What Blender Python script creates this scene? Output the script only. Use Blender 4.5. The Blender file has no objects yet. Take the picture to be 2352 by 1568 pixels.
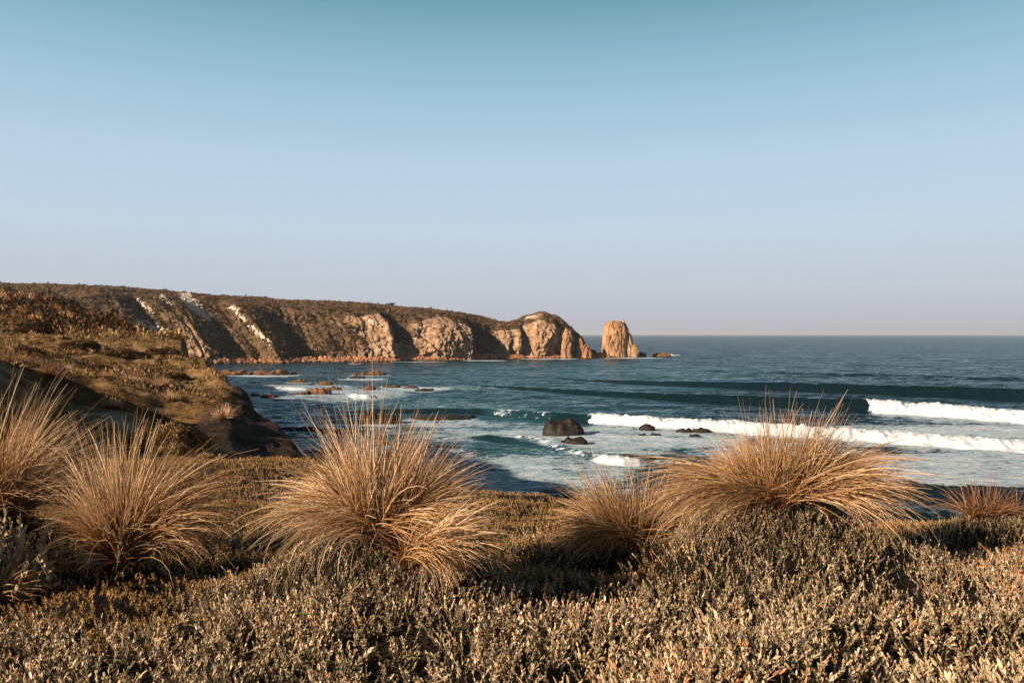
import bpy, math, random
import numpy as np
from mathutils import Vector

R = np.random.RandomState
S = bpy.context.scene
COL = S.collection
CAMZ = 15.0            # eye height over the sea, metres
F = 1829.0             # focal length in units of a 2352 px wide frame
HOR = 768.0            # row of the sea horizon in that frame


# ------------------------------------------------------------------ helpers
def srgb(r, g, b):
    f = lambda c: (c / 255 / 12.92) if c <= 10 else (((c / 255) + 0.055) / 1.055) ** 2.4
    return (f(r), f(g), f(b), 1.0)


def sstep(x, a, b):
    t = np.clip((np.asarray(x, float) - a) / (b - a), 0, 1)
    return t * t * (3 - 2 * t)


_rg = R(11)
_PERM = np.concatenate([_rg.permutation(256)] * 3).astype(np.int64)
_G = _rg.normal(size=(256, 3))
_G /= np.linalg.norm(_G, axis=1)[:, None]


def perlin(x, y, z=0.0):
    x, y, z = np.broadcast_arrays(np.asarray(x, float), np.asarray(y, float), np.asarray(z, float))
    sh = x.shape
    x = x.ravel(); y = y.ravel(); z = z.ravel()
    xi = np.floor(x).astype(np.int64); yi = np.floor(y).astype(np.int64); zi = np.floor(z).astype(np.int64)
    xf = x - xi; yf = y - yi; zf = z - zi
    u = xf ** 3 * (xf * (xf * 6 - 15) + 10); v = yf ** 3 * (yf * (yf * 6 - 15) + 10); w = zf ** 3 * (zf * (zf * 6 - 15) + 10)

    def c(dx, dy, dz):
        h = _PERM[(_PERM[(_PERM[(xi + dx) & 255] + yi + dy) & 255] + zi + dz) & 255]
        g = _G[h]
        return g[:, 0] * (xf - dx) + g[:, 1] * (yf - dy) + g[:, 2] * (zf - dz)
    l = lambda a, b, t: a + t * (b - a)
    r = l(l(l(c(0, 0, 0), c(1, 0, 0), u), l(c(0, 1, 0), c(1, 1, 0), u), v),
          l(l(c(0, 0, 1), c(1, 0, 1), u), l(c(0, 1, 1), c(1, 1, 1), u), v), w)
    return (r * 1.5).reshape(sh)


def fbm(x, y, z=0.0, o=4, lac=2.03, g=0.5, ridged=False):
    s = 0; a = 1; t = 0
    for i in range(o):
        n = perlin(np.asarray(x) * lac ** i + 17.3 * i, np.asarray(y) * lac ** i - 9.1 * i, np.asarray(z) * lac ** i + 3.7 * i)
        if ridged:
            n = 1 - 2 * np.abs(n)
        s = s + a * n; t += a; a *= g
    return s / t


def link(o, parent=None):
    COL.objects.link(o)
    if parent:
        o.parent = parent
    return o


def mesh_np(name, V, T, mat, parent=None, smooth=True, attrs=None, loc=None):
    """V: n x 3, T: m x k faces of one size; links ONE mesh object."""
    V = np.ascontiguousarray(V, dtype=np.float32); T = np.ascontiguousarray(T, dtype=np.int32)
    me = bpy.data.meshes.new(name)
    k = T.shape[1]
    me.vertices.add(len(V)); me.vertices.foreach_set('co', V.ravel())
    me.loops.add(T.size); me.loops.foreach_set('vertex_index', T.ravel())
    me.polygons.add(len(T)); me.polygons.foreach_set('loop_start', np.arange(0, T.size, k, dtype=np.int32))
    me.update(calc_edges=True)
    me.polygons.foreach_set('use_smooth', np.full(len(T), smooth, dtype=bool))
    for an, av in (attrs or {}).items():
        a = me.attributes.new(an, 'FLOAT', 'POINT')
        a.data.foreach_set('value', np.ascontiguousarray(av, dtype=np.float32).ravel())
    me.materials.append(mat)
    o = bpy.data.objects.new(name, me)
    if loc is not None:
        o.location = loc
    return link(o, parent)


def grid_faces(nr, nc, wrap=False):
    r = np.arange(nr - 1)[:, None]; c = np.arange(nc if wrap else nc - 1)[None, :]
    a = r * nc + c; b = r * nc + (c + 1) % nc
    return np.stack([a, b, b + nc, a + nc], -1).reshape(-1, 4)


def empty(name, loc):
    o = bpy.data.objects.new(name, None)
    o.location = loc; o.empty_display_size = 0.1
    return link(o)


def tag(o, label=None, cat=None, group=None, kind=None):
    for k, v in (('label', label), ('category', cat), ('group', group), ('kind', kind)):
        if v:
            o[k] = v
    return o


# ------------------------------------------------------------------ materials
def newmat(name):
    m = bpy.data.materials.new(name); m.use_nodes = True
    nt = m.node_tree; nt.nodes.clear()
    return m, nt, nt.nodes, nt.links


class NB:
    """tiny node builder"""
    def __init__(s, name):
        s.m, s.nt, s.N, s.L = newmat(name)

    def n(s, t, **kw):
        d = s.N.new(t)
        for k, v in kw.items():
            if k.startswith('i_'):
                key = k[2:].replace('_', ' ')
                d.inputs[key].default_value = v
            else:
                setattr(d, k, v)
        return d

    def l(s, a, b):
        s.L.new(a, b)

    def attr(s, name):
        return s.n('ShaderNodeAttribute', attribute_name=name).outputs['Fac']

    def coord(s, scale=(1, 1, 1), which='Object'):
        t = s.n('ShaderNodeTexCoord'); m = s.n('ShaderNodeMapping'); m.inputs['Scale'].default_value = scale
        s.l(t.outputs[which], m.inputs['Vector']); return m.outputs['Vector']

    def noise(s, vec, scale, detail=4, rough=0.55, dist=0.0):
        d = s.n('ShaderNodeTexNoise'); d.inputs['Scale'].default_value = scale; d.inputs['Detail'].default_value = detail
        d.inputs['Roughness'].default_value = rough; d.inputs['Distortion'].default_value = dist
        s.l(vec, d.inputs['Vector']); return d.outputs['Fac']

    def ramp(s, fac, stops, interp='LINEAR'):
        r = s.n('ShaderNodeValToRGB'); cr = r.color_ramp; cr.interpolation = interp
        while len(cr.elements) < len(stops):
            cr.elements.new(0.5)
        for e, (p, c) in zip(cr.elements, stops):
            e.position = p; e.color = c if len(c) == 4 else (*c, 1)
        s.l(fac, r.inputs['Fac']); return r.outputs['Color']

    def mix(s, fac, a, b, mode='MIX'):
        d = s.n('ShaderNodeMix', data_type='RGBA', blend_type=mode)
        for sock, v in ((d.inputs[0], fac), (d.inputs[6], a), (d.inputs[7], b)):
            if isinstance(v, (int, float)):
                sock.default_value = v
            elif isinstance(v, tuple):
                sock.default_value = v if len(v) == 4 else (*v, 1)
            else:
                s.l(v, sock)
        return d.outputs[2]

    def math(s, op, a, b=None, c=None, clamp=False):
        d = s.n('ShaderNodeMath', operation=op); d.use_clamp = clamp
        for i, v in enumerate((a, b, c)):
            if v is None:
                continue
            if isinstance(v, (int, float)):
                d.inputs[i].default_value = v
            else:
                s.l(v, d.inputs[i])
        return d.outputs[0]

    def mapr(s, v, a, b, c=0.0, d=1.0):
        m = s.n('ShaderNodeMapRange', interpolation_type='SMOOTHSTEP')
        for k, x in (('From Min', a), ('From Max', b), ('To Min', c), ('To Max', d)):
            if isinstance(x, (int, float)):
                m.inputs[k].default_value = x
            else:
                s.l(x, m.inputs[k])
        s.l(v, m.inputs['Value']); return m.outputs['Result']

    def bump(s, h, strength, dist, normal=None):
        b = s.n('ShaderNodeBump'); b.inputs['Strength'].default_value = strength; b.inputs['Distance'].default_value = dist
        s.l(h, b.inputs['Height'])
        if normal is not None:
            s.l(normal, b.inputs['Normal'])
        return b.outputs['Normal']

    def out(s, shader):
        o = s.n('ShaderNodeOutputMaterial'); s.l(shader, o.inputs['Surface']); return s.m

    def principled(s, color, rough=0.8, normal=None, spec=0.3):
        p = s.n('ShaderNodeBsdfPrincipled')
        if isinstance(color, tuple):
            p.inputs['Base Color'].default_value = color if len(color) == 4 else (*color, 1)
        else:
            s.l(color, p.inputs['Base Color'])
        if isinstance(rough, (int, float)):
            p.inputs['Roughness'].default_value = rough
        else:
            s.l(rough, p.inputs['Roughness'])
        p.inputs['Specular IOR Level'].default_value = spec
        if normal is not None:
            s.l(normal, p.inputs['Normal'])
        return p.outputs[0]


def leafy(name, stops, trans=0.3, spec=0.2, rough=0.6):
    """thin plant tissue: colour by the 'tint' attribute, some light through"""
    b = NB(name)
    t = b.attr('tint')
    c = b.ramp(t, stops)
    p = b.principled(c, rough, spec=spec)
    tr = b.n('ShaderNodeBsdfTranslucent'); b.l(c, tr.inputs['Color'])
    mx = b.n('ShaderNodeMixShader'); mx.inputs[0].default_value = trans
    b.l(p, mx.inputs[1]); b.l(tr.outputs[0], mx.inputs[2])
    return b.out(mx.outputs[0])


M = {}
M['straw'] = leafy('dry_grass', [(0.0, (.055, .024, .009)), (.35, (.27, .134, .050)), (.7, (.50, .308, .148)), (1.0, (.74, .55, .36))], .3, .35, .45)
M['russet'] = leafy('russet_grass', [(0.0, (.06, .024, .010)), (.5, (.23, .10, .042)), (1.0, (.42, .25, .145))], .3, .3, .5)
M['saltbush'] = leafy('saltbush_leaf', [(0.0, (.09, .066, .034)), (.45, (.285, .214, .124)), (.75, (.49, .366, .230)), (.9, (.66, .51, .36)), (1.0, (.36, .18, .08))], .1, .3, .55)
M['turf'] = leafy('turf_leaf', [(0.0, (.10, .058, .02)), (.5, (.29, .175, .068)), (.8, (.42, .265, .115)), (1.0, (.42, .19, .065))], .2, .15, .7)
M['scrub'] = leafy('scrub_leaf', [(0.0, (.022, .014, .007)), (.4, (.11, .064, .025)), (.72, (.31, .20, .088)), (.86, (.42, .285, .14)), (1.0, (.26, .105, .036))], .15, .1, .8)
M['heath'] = leafy('heath_leaf', [(0.0, (.018, .013, .008)), (.5, (.066, .043, .022)), (.8, (.14, .085, .042)), (1.0, (.20, .10, .045))], .1, .1, .8)
b = NB('woody_stem'); M['stem'] = b.out(b.principled((.10, .06, .035, 1), .85))


def rock_mat(name, stops, scale, dark=0.5, wet=False, bumpd=0.3):
    b = NB(name)
    v = b.coord()
    n1 = b.noise(v, scale * .25, 6, .6, .4)
    n2 = b.noise(v, scale * 1.5, 8, .65)
    st = b.noise(b.coord((1, 1, .22)), scale * 1.0, 6, .6, .3)
    c = b.ramp(n1, stops)
    c = b.mix(b.mapr(st, .50, .66, 0, dark), c, tuple(x * .35 for x in stops[0][1][:3]))
    c = b.mix(.35, c, b.ramp(n2, [(.3, (.35, .35, .35)), (.7, (1, 1, 1))]), 'MULTIPLY')
    vo = b.n('ShaderNodeTexVoronoi', feature='DISTANCE_TO_EDGE'); vo.inputs['Scale'].default_value = scale * .6
    b.l(b.coord((1, 1, .45)), vo.inputs['Vector'])
    crack = b.mapr(vo.outputs['Distance'], 0.0, .07, 0, 1)
    gp = b.n('ShaderNodeNewGeometry'); sz = b.n('ShaderNodeSeparateXYZ'); b.l(gp.outputs['Position'], sz.inputs[0])
    tide = b.mapr(b.math('ADD', sz.outputs['Z'], b.math('MULTIPLY', n1, 1.2)), .9, 1.7, .62, 0)
    c = b.mix(tide, c, (.022, .015, .011, 1))
    h = b.math('ADD', b.math('MULTIPLY', n2, .7), b.math('MULTIPLY', crack, .35))
    nm = b.bump(h, .9, bumpd)
    return b.out(b.principled(c, (.6 if wet else .85), nm, (.25 if wet else .2)))


M['stack'] = rock_mat('sea_stack_granite', [(.3, (.24, .125, .06)), (.5, (.36, .20, .105)), (.68, (.44, .275, .165))], .45, .75, bumpd=.5)
M['reef'] = rock_mat('reef_rock', [(.3, (.11, .05, .025)), (.5, (.20, .095, .045)), (.7, (.30, .16, .085))], 1.2, .6, bumpd=.2)
M['darkrock'] = rock_mat('wet_dark_rock', [(.3, (.008, .006, .005)), (.55, (.020, .013, .009)), (.75, (.045, .027, .017))], 2.0, .6, True, .12)
M['boulder'] = rock_mat('shore_boulder', [(.3, (.20, .085, .04)), (.5, (.34, .16, .08)), (.7, (.46, .26, .15))], .6, .4, bumpd=.3)


# ------------------------------------------------------------------ camera
cam = bpy.data.cameras.new('camera'); cam.sensor_width = 36; cam.lens = 36 * F / 2352
cam.clip_start = 0.05; cam.clip_end = 120000
co = link(bpy.data.objects.new('camera', cam)); co.location = (0, 0, CAMZ)
co.rotation_euler = (math.radians(90) - math.atan(16 / F), 0, 0)
S.camera = co


def P(px, py, D):
    return np.array([(px - 1176) / F * D, D, CAMZ + (HOR - py) / F * D])


def Dsea(py):
    return CAMZ * F / (py - HOR)


# ------------------------------------------------------------------ ground heights
NEAR = [(0.4, -1.25), (3.0, -1.27), (4.4, -1.36), (5.5, -1.46), (7.0, -1.62), (9.5, -1.93), (12.5, -2.0)]


def near_cut(De):
    pts = [p for p in NEAR if p[0] < De * .97]
    h = np.interp(De, [p[0] for p in NEAR], [p[1] for p in NEAR])
    pts += [(De, h), (De * 1.03, h - .12), (De * 1.12, h - 1.4), (De * 1.6, h - 9), (De * 2.4, -19), (500, -19)]
    return pts


def y2h(pts):
    return [(D, (HOR - y) / F * D) for D, y in pts]


def hill(pts, drop=1.22):
    q = NEAR + y2h(pts)
    D, h = q[-1]
    return q + [(D * 1.015, h - .01 * D), (D * 1.05, h - .06 * D), (D * drop, min(-19, h - 14)), (600, -19)]


COLS = [
    (-900, hill([(14, 880), (17, 800), (24, 800), (28, 810), (40, 790), (60, 750), (90, 728), (140, 705), (250, 690)])),
    (-300, hill([(13, 850), (15, 800), (17, 775), (22, 768), (28, 788), (40, 785), (60, 758), (90, 735), (140, 708), (240, 695)])),  # here and next column: unseen rise, lifted to throw shade over the bank
    (-80, hill([(15, 910), (17.5, 822), (20, 800), (24, 815), (28, 815), (40, 795), (60, 765), (80, 744), (110, 727), (150, 709), (230, 698)])),
    (0, hill([(16, 985), (18, 900), (20, 862), (24, 856), (28, 842), (40, 803), (60, 768), (80, 746), (110, 728), (150, 710), (230, 700)])),
    (110, hill([(16, 1005), (19, 955), (21, 945), (25, 890), (29, 858), (45, 803), (66, 766), (84, 744), (110, 730), (150, 714), (210, 706)])),
    (200, hill([(13.3, 1070), (15.2, 1050), (16.2, 1000), (19, 962), (21.5, 950), (23.6, 940), (25.2, 893), (31, 866), (45, 806), (68, 770), (88, 750), (110, 742), (140, 736)])),
    (280, hill([(13.3, 1075), (15.2, 1062), (16.2, 1045), (18, 1012), (20.5, 958), (23.5, 948), (25.3, 898), (31, 870), (45, 811), (66, 776), (84, 768), (90, 766)])),
    (360, hill([(13.3, 1075), (15.2, 1062), (16.2, 1048), (17.5, 1036), (19, 1020), (20.5, 992), (24, 965), (26, 905), (32, 868), (45, 815), (60, 784), (72, 775)])),
    (430, hill([(13.3, 1075), (15.2, 1064), (16.2, 1052), (17.5, 1042), (19, 1030), (20.5, 1015), (24, 975), (26.5, 903), (33, 862), (45, 815), (56, 787), (62, 781)])),
    (488, hill([(13.3, 1076), (15.5, 1066), (16.5, 1056), (17.3, 1048), (19, 1035), (21, 1005), (25, 935), (29, 885), (35, 846), (42, 825)])),
    (530, hill([(13.3, 1078), (16.5, 1062), (19, 1035), (23, 975), (27, 905), (30, 874), (34, 858)])),
    (580, hill([(16, 1058), (20, 1050), (24, 985), (27, 925), (29, 892)])),
    (640, hill([(16, 1063), (20, 1060), (23, 1020), (26, 962)])),
    (682, hill([(16, 1066), (20, 1066), (22, 1035), (24, 1006)])),
    (714, hill([(15, 1068), (19, 1075), (22, 1058)])),
    (735, near_cut(12.6)), (850, near_cut(12.0)), (1000, near_cut(11.0)), (1250, near_cut(9.7)), (1500, near_cut(8.4)),
    (1700, near_cut(7.7)), (2100, near_cut(6.8)), (2352, near_cut(6.5)), (3300, near_cut(6.2)),
]
GPX = np.arange(-900, 3301, 10.0); GL = np.linspace(math.log(.4), math.log(400), 340)
_tab = np.array([np.interp(np.exp(GL), [p[0] for p in c[1]], [p[1] for p in c[1]]) for c in COLS])
GT = np.empty((len(GPX), len(GL)))
for j in range(len(GL)):
    GT[:, j] = np.interp(GPX, [c[0] for c in COLS], _tab[:, j])


def blur(a, n, ax):
    k = np.exp(-np.linspace(-2, 2, 2 * n + 1) ** 2); k /= k.sum()
    pw = [(0, 0), (0, 0)]; pw[ax] = (n, n)
    ap = np.pad(a, pw, mode='edge')
    return np.apply_along_axis(lambda v: np.convolve(v, k, 'valid'), ax, ap)


GT = blur(blur(GT, 2, 0), 2, 1)
MOUNDS = [(-.67, 4.02, .36, .52, .40), (1.55, 4.65, .42, .58, .46), (3.60, 5.9, .13, .42, .4), (-3.05, 4.75, .34, .5, .5),
          (.40, 5.25, .08, .4, .4), (-2.15, 4.45, .05, .3, .3),
          (-3.65, 3.45, .85, .42, .42), (1.70, 3.18, -.22, .34, .16), (1.10, 2.98, .10, .20, .16), (-1.12, 3.72, -.16, .25, .14), (-.35, 2.85, -.05, .2, .15), (.45, 4.7, -.10, .4, .3), (3.0, 5.25, -.08, .5, .2),  # first entry: unseen hummock at far left, added to cast shade
          (.9, 2.7, .05, .25, .2), (-1.6, 3.0, .04, .3, .25)]


def ground_h(X, Y):
    X = np.asarray(X, float); Y = np.maximum(np.asarray(Y, float), .41)
    a = np.clip((X / Y * F + 1176 - GPX[0]) / 10.0, 0, len(GPX) - 1.001); bq = np.clip((np.log(Y) - GL[0]) / (GL[1] - GL[0]), 0, len(GL) - 1.001)
    i = a.astype(int); j = bq.astype(int); u = a - i; v = bq - j
    h = (GT[i, j] * (1 - u) + GT[i + 1, j] * u) * (1 - v) + (GT[i, j + 1] * (1 - u) + GT[i + 1, j + 1] * u) * v
    for mx, my, mh, sx, sy in MOUNDS:
        h = h + mh * np.exp(-((X - mx) / sx) ** 2 - ((Y - my) / sy) ** 2)
    h = h + .05 * perlin(X * .9, Y * .9, 4.2) + .028 * perlin(X * 2.6, Y * 2.6, 1.2) + .055 * perlin(X * 2.4, Y * 2.4, 3.6) * sstep(Y, 7, 5)
    m = sstep(Y, 13, 32)
    h = h + m * (.36 * perlin(X * .22, Y * .22, 7.7) + .38 * perlin(X * .55, Y * .55, 2.7) + .17 * (1 - 2 * np.abs(perlin(X * 1.3, Y * 1.3, 5.5))))
    h = h + sstep(Y, 50, 110) * (1.9 * perlin(X * .07, Y * .05, .7) + 2.0 * (1 - 2 * np.abs(perlin(X * .11, Y * .09, 9.1))) + .7 * perlin(X * .3, Y * .3, 3.3))
    return np.maximum(h, -17.5)


def gz(X, Y):
    return ground_h(X, Y) + CAMZ


def pxy(X, Y, Z):
    return X / Y * F + 1176, HOR - (Z - CAMZ) / Y * F


# ------------------------------------------------------------------ ground mesh
def cliff_side(PX, DD):
    """1 on the bare brown side of the near cliff, 0 on the hill"""
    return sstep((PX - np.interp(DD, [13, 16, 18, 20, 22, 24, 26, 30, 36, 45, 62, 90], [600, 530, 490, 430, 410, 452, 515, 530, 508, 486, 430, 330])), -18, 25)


def build_ground():
    px = np.arange(-900, 3301, 4.2); D = np.exp(np.linspace(math.log(.45), math.log(330), 470))
    PX, DD = np.meshgrid(px, D)
    X = (PX - 1176) / F * DD; H = ground_h(X, DD)
    n = perlin(X * .7, DD * .7, 8.8); n2 = perlin(X * 2.2, DD * 2.2, 4.4)
    # bare pale sand of the worn hollow between the plateau and the hill
    sand = np.zeros_like(X)
    for cx, cd, rx, rd in ((225, 20.4, 62, .55), (300, 19.6, 62, .55), (330, 17.2, 45, .4)):
        q = ((PX - cx) / rx) ** 2 + ((DD - cd) / rd) ** 2
        sand = np.maximum(sand, sstep(1.25 - q + .5 * n, .2, .6))
    far = sstep(DD, 11, 16)
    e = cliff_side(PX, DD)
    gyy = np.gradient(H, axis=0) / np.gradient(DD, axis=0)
    bank = sstep(gyy + .25 * n, .30, .6) * sstep(DD, 14, 15) * sstep(DD, 30, 27)  # viewer-facing bank, its shade painted in as dark earth
    earth_shade = np.maximum(e, bank) * far
    V = np.stack([X, DD, H + CAMZ], -1).reshape(-1, 3)
    b = NB('ground')
    v = b.coord()
    n1 = b.noise(v, .5, 6, .6); nA = b.noise(v, 3.0, 6, .65); nB = b.noise(v, 14, 5, .6)
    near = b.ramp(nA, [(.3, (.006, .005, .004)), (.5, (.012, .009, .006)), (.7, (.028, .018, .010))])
    hillc = b.ramp(n1, [(.3, (.085, .042, .016)), (.48, (.15, .085, .032)), (.6, (.26, .165, .072)), (.75, (.24, .115, .042))])
    hillc = b.mix(.45, hillc, b.ramp(nA, [(.35, (.25, .25, .25)), (.65, (1.2, 1.2, 1.2))]), 'MULTIPLY')
    hillc = b.mix(b.attr('rough'), hillc, b.ramp(nA, [(.35, (.09, .045, .018)), (.6, (.22, .10, .034))]))
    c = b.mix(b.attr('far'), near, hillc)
    ec = b.ramp(b.noise(b.coord((1, 1, .35)), 1.4, 7, .65, .3), [(.3, (.010, .007, .005)), (.5, (.030, .018, .011)), (.72, (.075, .045, .026))])  # brown earth kept very dark to stand in for shade
    c = b.mix(b.attr('earth_shade'), c, ec)
    c = b.mix(b.attr('sand'), c, b.ramp(nB, [(.3, (.20, .145, .10)), (.7, (.32, .245, .18))]))
    nm = b.bump(b.math('ADD', nA, b.math('MULTIPLY', nB, .4)), .8, .12)
    mat = b.out(b.principled(c, .95, nm, .1))
    o = mesh_np('ground', V, grid_faces(len(D), len(px)), mat, attrs=dict(sand=sand, far=far, earth_shade=earth_shade, rough=sstep(DD + 8 * n, 58, 72)))
    tag(o, 'grassy clifftop ground running into a scrubby hill', None, kind='structure')


build_ground()


# ------------------------------------------------------------------ leaf sprigs
def leaf_tris(fine):
    if fine:   # eight points along a folded, pointed leaf; length along +y, face up +z
        v = np.array([(0, 0, 0), (-.20, .30, .05), (0, .30, -.02), (.20, .30, .05), (-.19, .66, .07), (0, .66, 0.0), (.19, .66, .07), (0, 1, .03)])
        t = [(0, 2, 1), (0, 3, 2), (1, 2, 5), (1, 5, 4), (2, 3, 6), (2, 6, 5), (4, 5, 7), (5, 6, 7)]
    else:
        v = np.array([(0, 0, 0), (-.21, .5, .06), (0, .5, -.02), (.21, .5, .06), (0, 1, .03)])
        t = [(0, 2, 1), (0, 3, 2), (1, 2, 4), (2, 3, 4)]
    return v, np.array(t)


def rotm(az, el, roll):
    """leaf frame: y along the leaf, z its upper face"""
    ca, sa = math.cos(az), math.sin(az); ce, se = math.cos(el), math.sin(el); cr, sr = math.cos(roll), math.sin(roll)
    Rr = np.array([[cr, 0, sr], [0, 1, 0], [-sr, 0, cr]])
    Re = np.array([[1, 0, 0], [0, ce, -se], [0, se, ce]])
    Ra = np.array([[ca, -sa, 0], [sa, ca, 0], [0, 0, 1]])
    return Ra @ Re @ Rr


def sprig(rg, h, pairs, ll, fine, width=1.0, el0=.35, el1=1.25):
    lv, lt = leaf_tris(fine); lv = lv * np.array([width, 1, 1])
    Vs, Ts, C = [], [], []; nv = 0
    lean = rg.uniform(-.25, .25, 2) * h; az = rg.uniform(0, 6.28)
    pos = lambda t: np.array([lean[0] * t * t, lean[1] * t * t, h * t])
    for i in range(pairs):
        t = .25 + .75 * (i + .5) / pairs
        az += math.pi / 2 + rg.uniform(-.35, .35)
        s = ll * (1.05 - .45 * t) * rg.uniform(.8, 1.2)
        for k in range(2):
            Rm = rotm(az + k * math.pi + rg.uniform(-.3, .3), el0 + (el1 - el0) * t + rg.uniform(-.5, .45), rg.uniform(-.7, .7))
            Vs.append(lv @ Rm.T * s + pos(t)); Ts.append(lt + nv); nv += len(lv)
            C.append(np.full(len(lv), rg.uniform(-.14, .14) + .5 * (t - .55)))
    for k in range(2):   # terminal bud leaves
        Rm = rotm(rg.uniform(0, 6.28), 1.35, rg.uniform(-.6, .6))
        Vs.append(lv @ Rm.T * ll * .7 + pos(1)); Ts.append(lt + nv); nv += len(lv); C.append(np.full(len(lv), .1))
    # stem: three-sided
    st = []
    for t in (0, .5, 1):
        for k in range(3):
            a = k * 2.094
            st.append(pos(t) + np.array([math.cos(a), math.sin(a), 0]) * ll * .06 * (1.2 - .7 * t))
    stt = []
    for r_ in range(2):
        for k in range(3):
            a_, b_ = r_ * 3 + k, r_ * 3 + (k + 1) % 3
            stt += [(a_, b_, b_ + 3), (a_, b_ + 3, a_ + 3)]
    Vs.append(np.array(st)); Ts.append(np.array(stt) + nv); C.append(np.full(9, -.1))
    return np.concatenate(Vs), np.concatenate(Ts), np.concatenate(C)


def tuft(rg, n, ll, width=1.0):
    """a loose dome of leaves, for scrub seen from farther off"""
    lv, lt = leaf_tris(False); lv = lv * np.array([width, 1, 1])
    Vs, Ts, C = [], [], []; nv = 0
    for i in range(n):
        az = rg.uniform(0, 6.28); el = rg.uniform(.1, 1.4)
        p = np.array([math.cos(az) * math.cos(el), math.sin(az) * math.cos(el), .7 * math.sin(el)]) * rg.uniform(.25, .8)
        Vs.append(lv @ rotm(az + rg.uniform(-.8, .8) - math.pi / 2, el + rg.uniform(-.4, .4), rg.uniform(-1, 1)).T * ll * rg.uniform(.7, 1.3) + p)
        Ts.append(lt + nv); nv += len(lv); C.append(np.full(len(lv), rg.uniform(-.15, .15)))
    return np.concatenate(Vs), np.concatenate(Ts), np.concatenate(C)


def scatter(templates, pos, scale, tint, rg, tilt=.2):
    """tile copies of the templates over pos -> V, T, tint arrays of one mesh"""
    which = rg.randint(0, len(templates), len(pos))
    Vs, Ts, Cs = [], [], []; nv = 0
    for k, (v, t, c) in enumerate(templates):
        idx = np.where(which == k)[0]
        if not len(idx):
            continue
        a = rg.uniform(0, 2 * np.pi, len(idx)); ca, sa = np.cos(a), np.sin(a)
        q = v[None] * scale[idx][:, None, None]
        x = q[..., 0] * ca[:, None] - q[..., 1] * sa[:, None]; y = q[..., 0] * sa[:, None] + q[..., 1] * ca[:, None]; z = q[..., 2]
        tx = rg.normal(0, tilt, len(idx))[:, None]; ty = rg.normal(0, tilt, len(idx))[:, None]
        x, y, z = x + z * tx, y + z * ty, z - x * tx * .5 - y * ty * .5
        V = np.stack([x, y, z], -1) + pos[idx][:, None, :]
        Vs.append(V.reshape(-1, 3)); Ts.append((t[None] + (np.arange(len(idx)) * len(v))[:, None, None] + nv).reshape(-1, 3))
        Cs.append((c[None] + tint[idx][:, None]).reshape(-1)); nv += V.shape[0] * V.shape[1]
    return np.concatenate(Vs), np.concatenate(Ts), np.clip(np.concatenate(Cs), 0, 1)


def sow(rg, dens, D0, D1, pa, pb):
    """random spots, even per square metre, inside the wedge px pa..pb, D0..D1"""
    w = (pb - pa) / F
    n = int(dens * w * (D1 ** 2 - D0 ** 2) / 2)
    D = np.sqrt(rg.uniform(D0 ** 2, D1 ** 2, n)); px = rg.uniform(pa, pb, n)
    return (px - 1176) / F * D, D, px


rg = R(5)
T_NEAR = [sprig(rg, rg.uniform(.07, .115), rg.randint(4, 8), rg.uniform(.019, .030), True, 1.1) for _ in range(9)]
T_MID = [sprig(rg, rg.uniform(.05, .085), rg.randint(3, 5), rg.uniform(.019, .029), False, 1.1) for _ in range(9)]
T_TURF = [sprig(rg, rg.uniform(.018, .04), 3, rg.uniform(.014, .022), False, 1.1, .2, 1.1) for _ in range(8)]


def mound_of(X, Y):
    w = np.zeros(len(X), int)
    for k, i in enumerate((0, 1, 2)):
        mx, my, mh, sx, sy = MOUNDS[i]
        w[((X - mx) / (sx * 1.05)) ** 2 + ((Y - my) / (sy * 1.05)) ** 2 < 1] = k + 1
    return w


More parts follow.
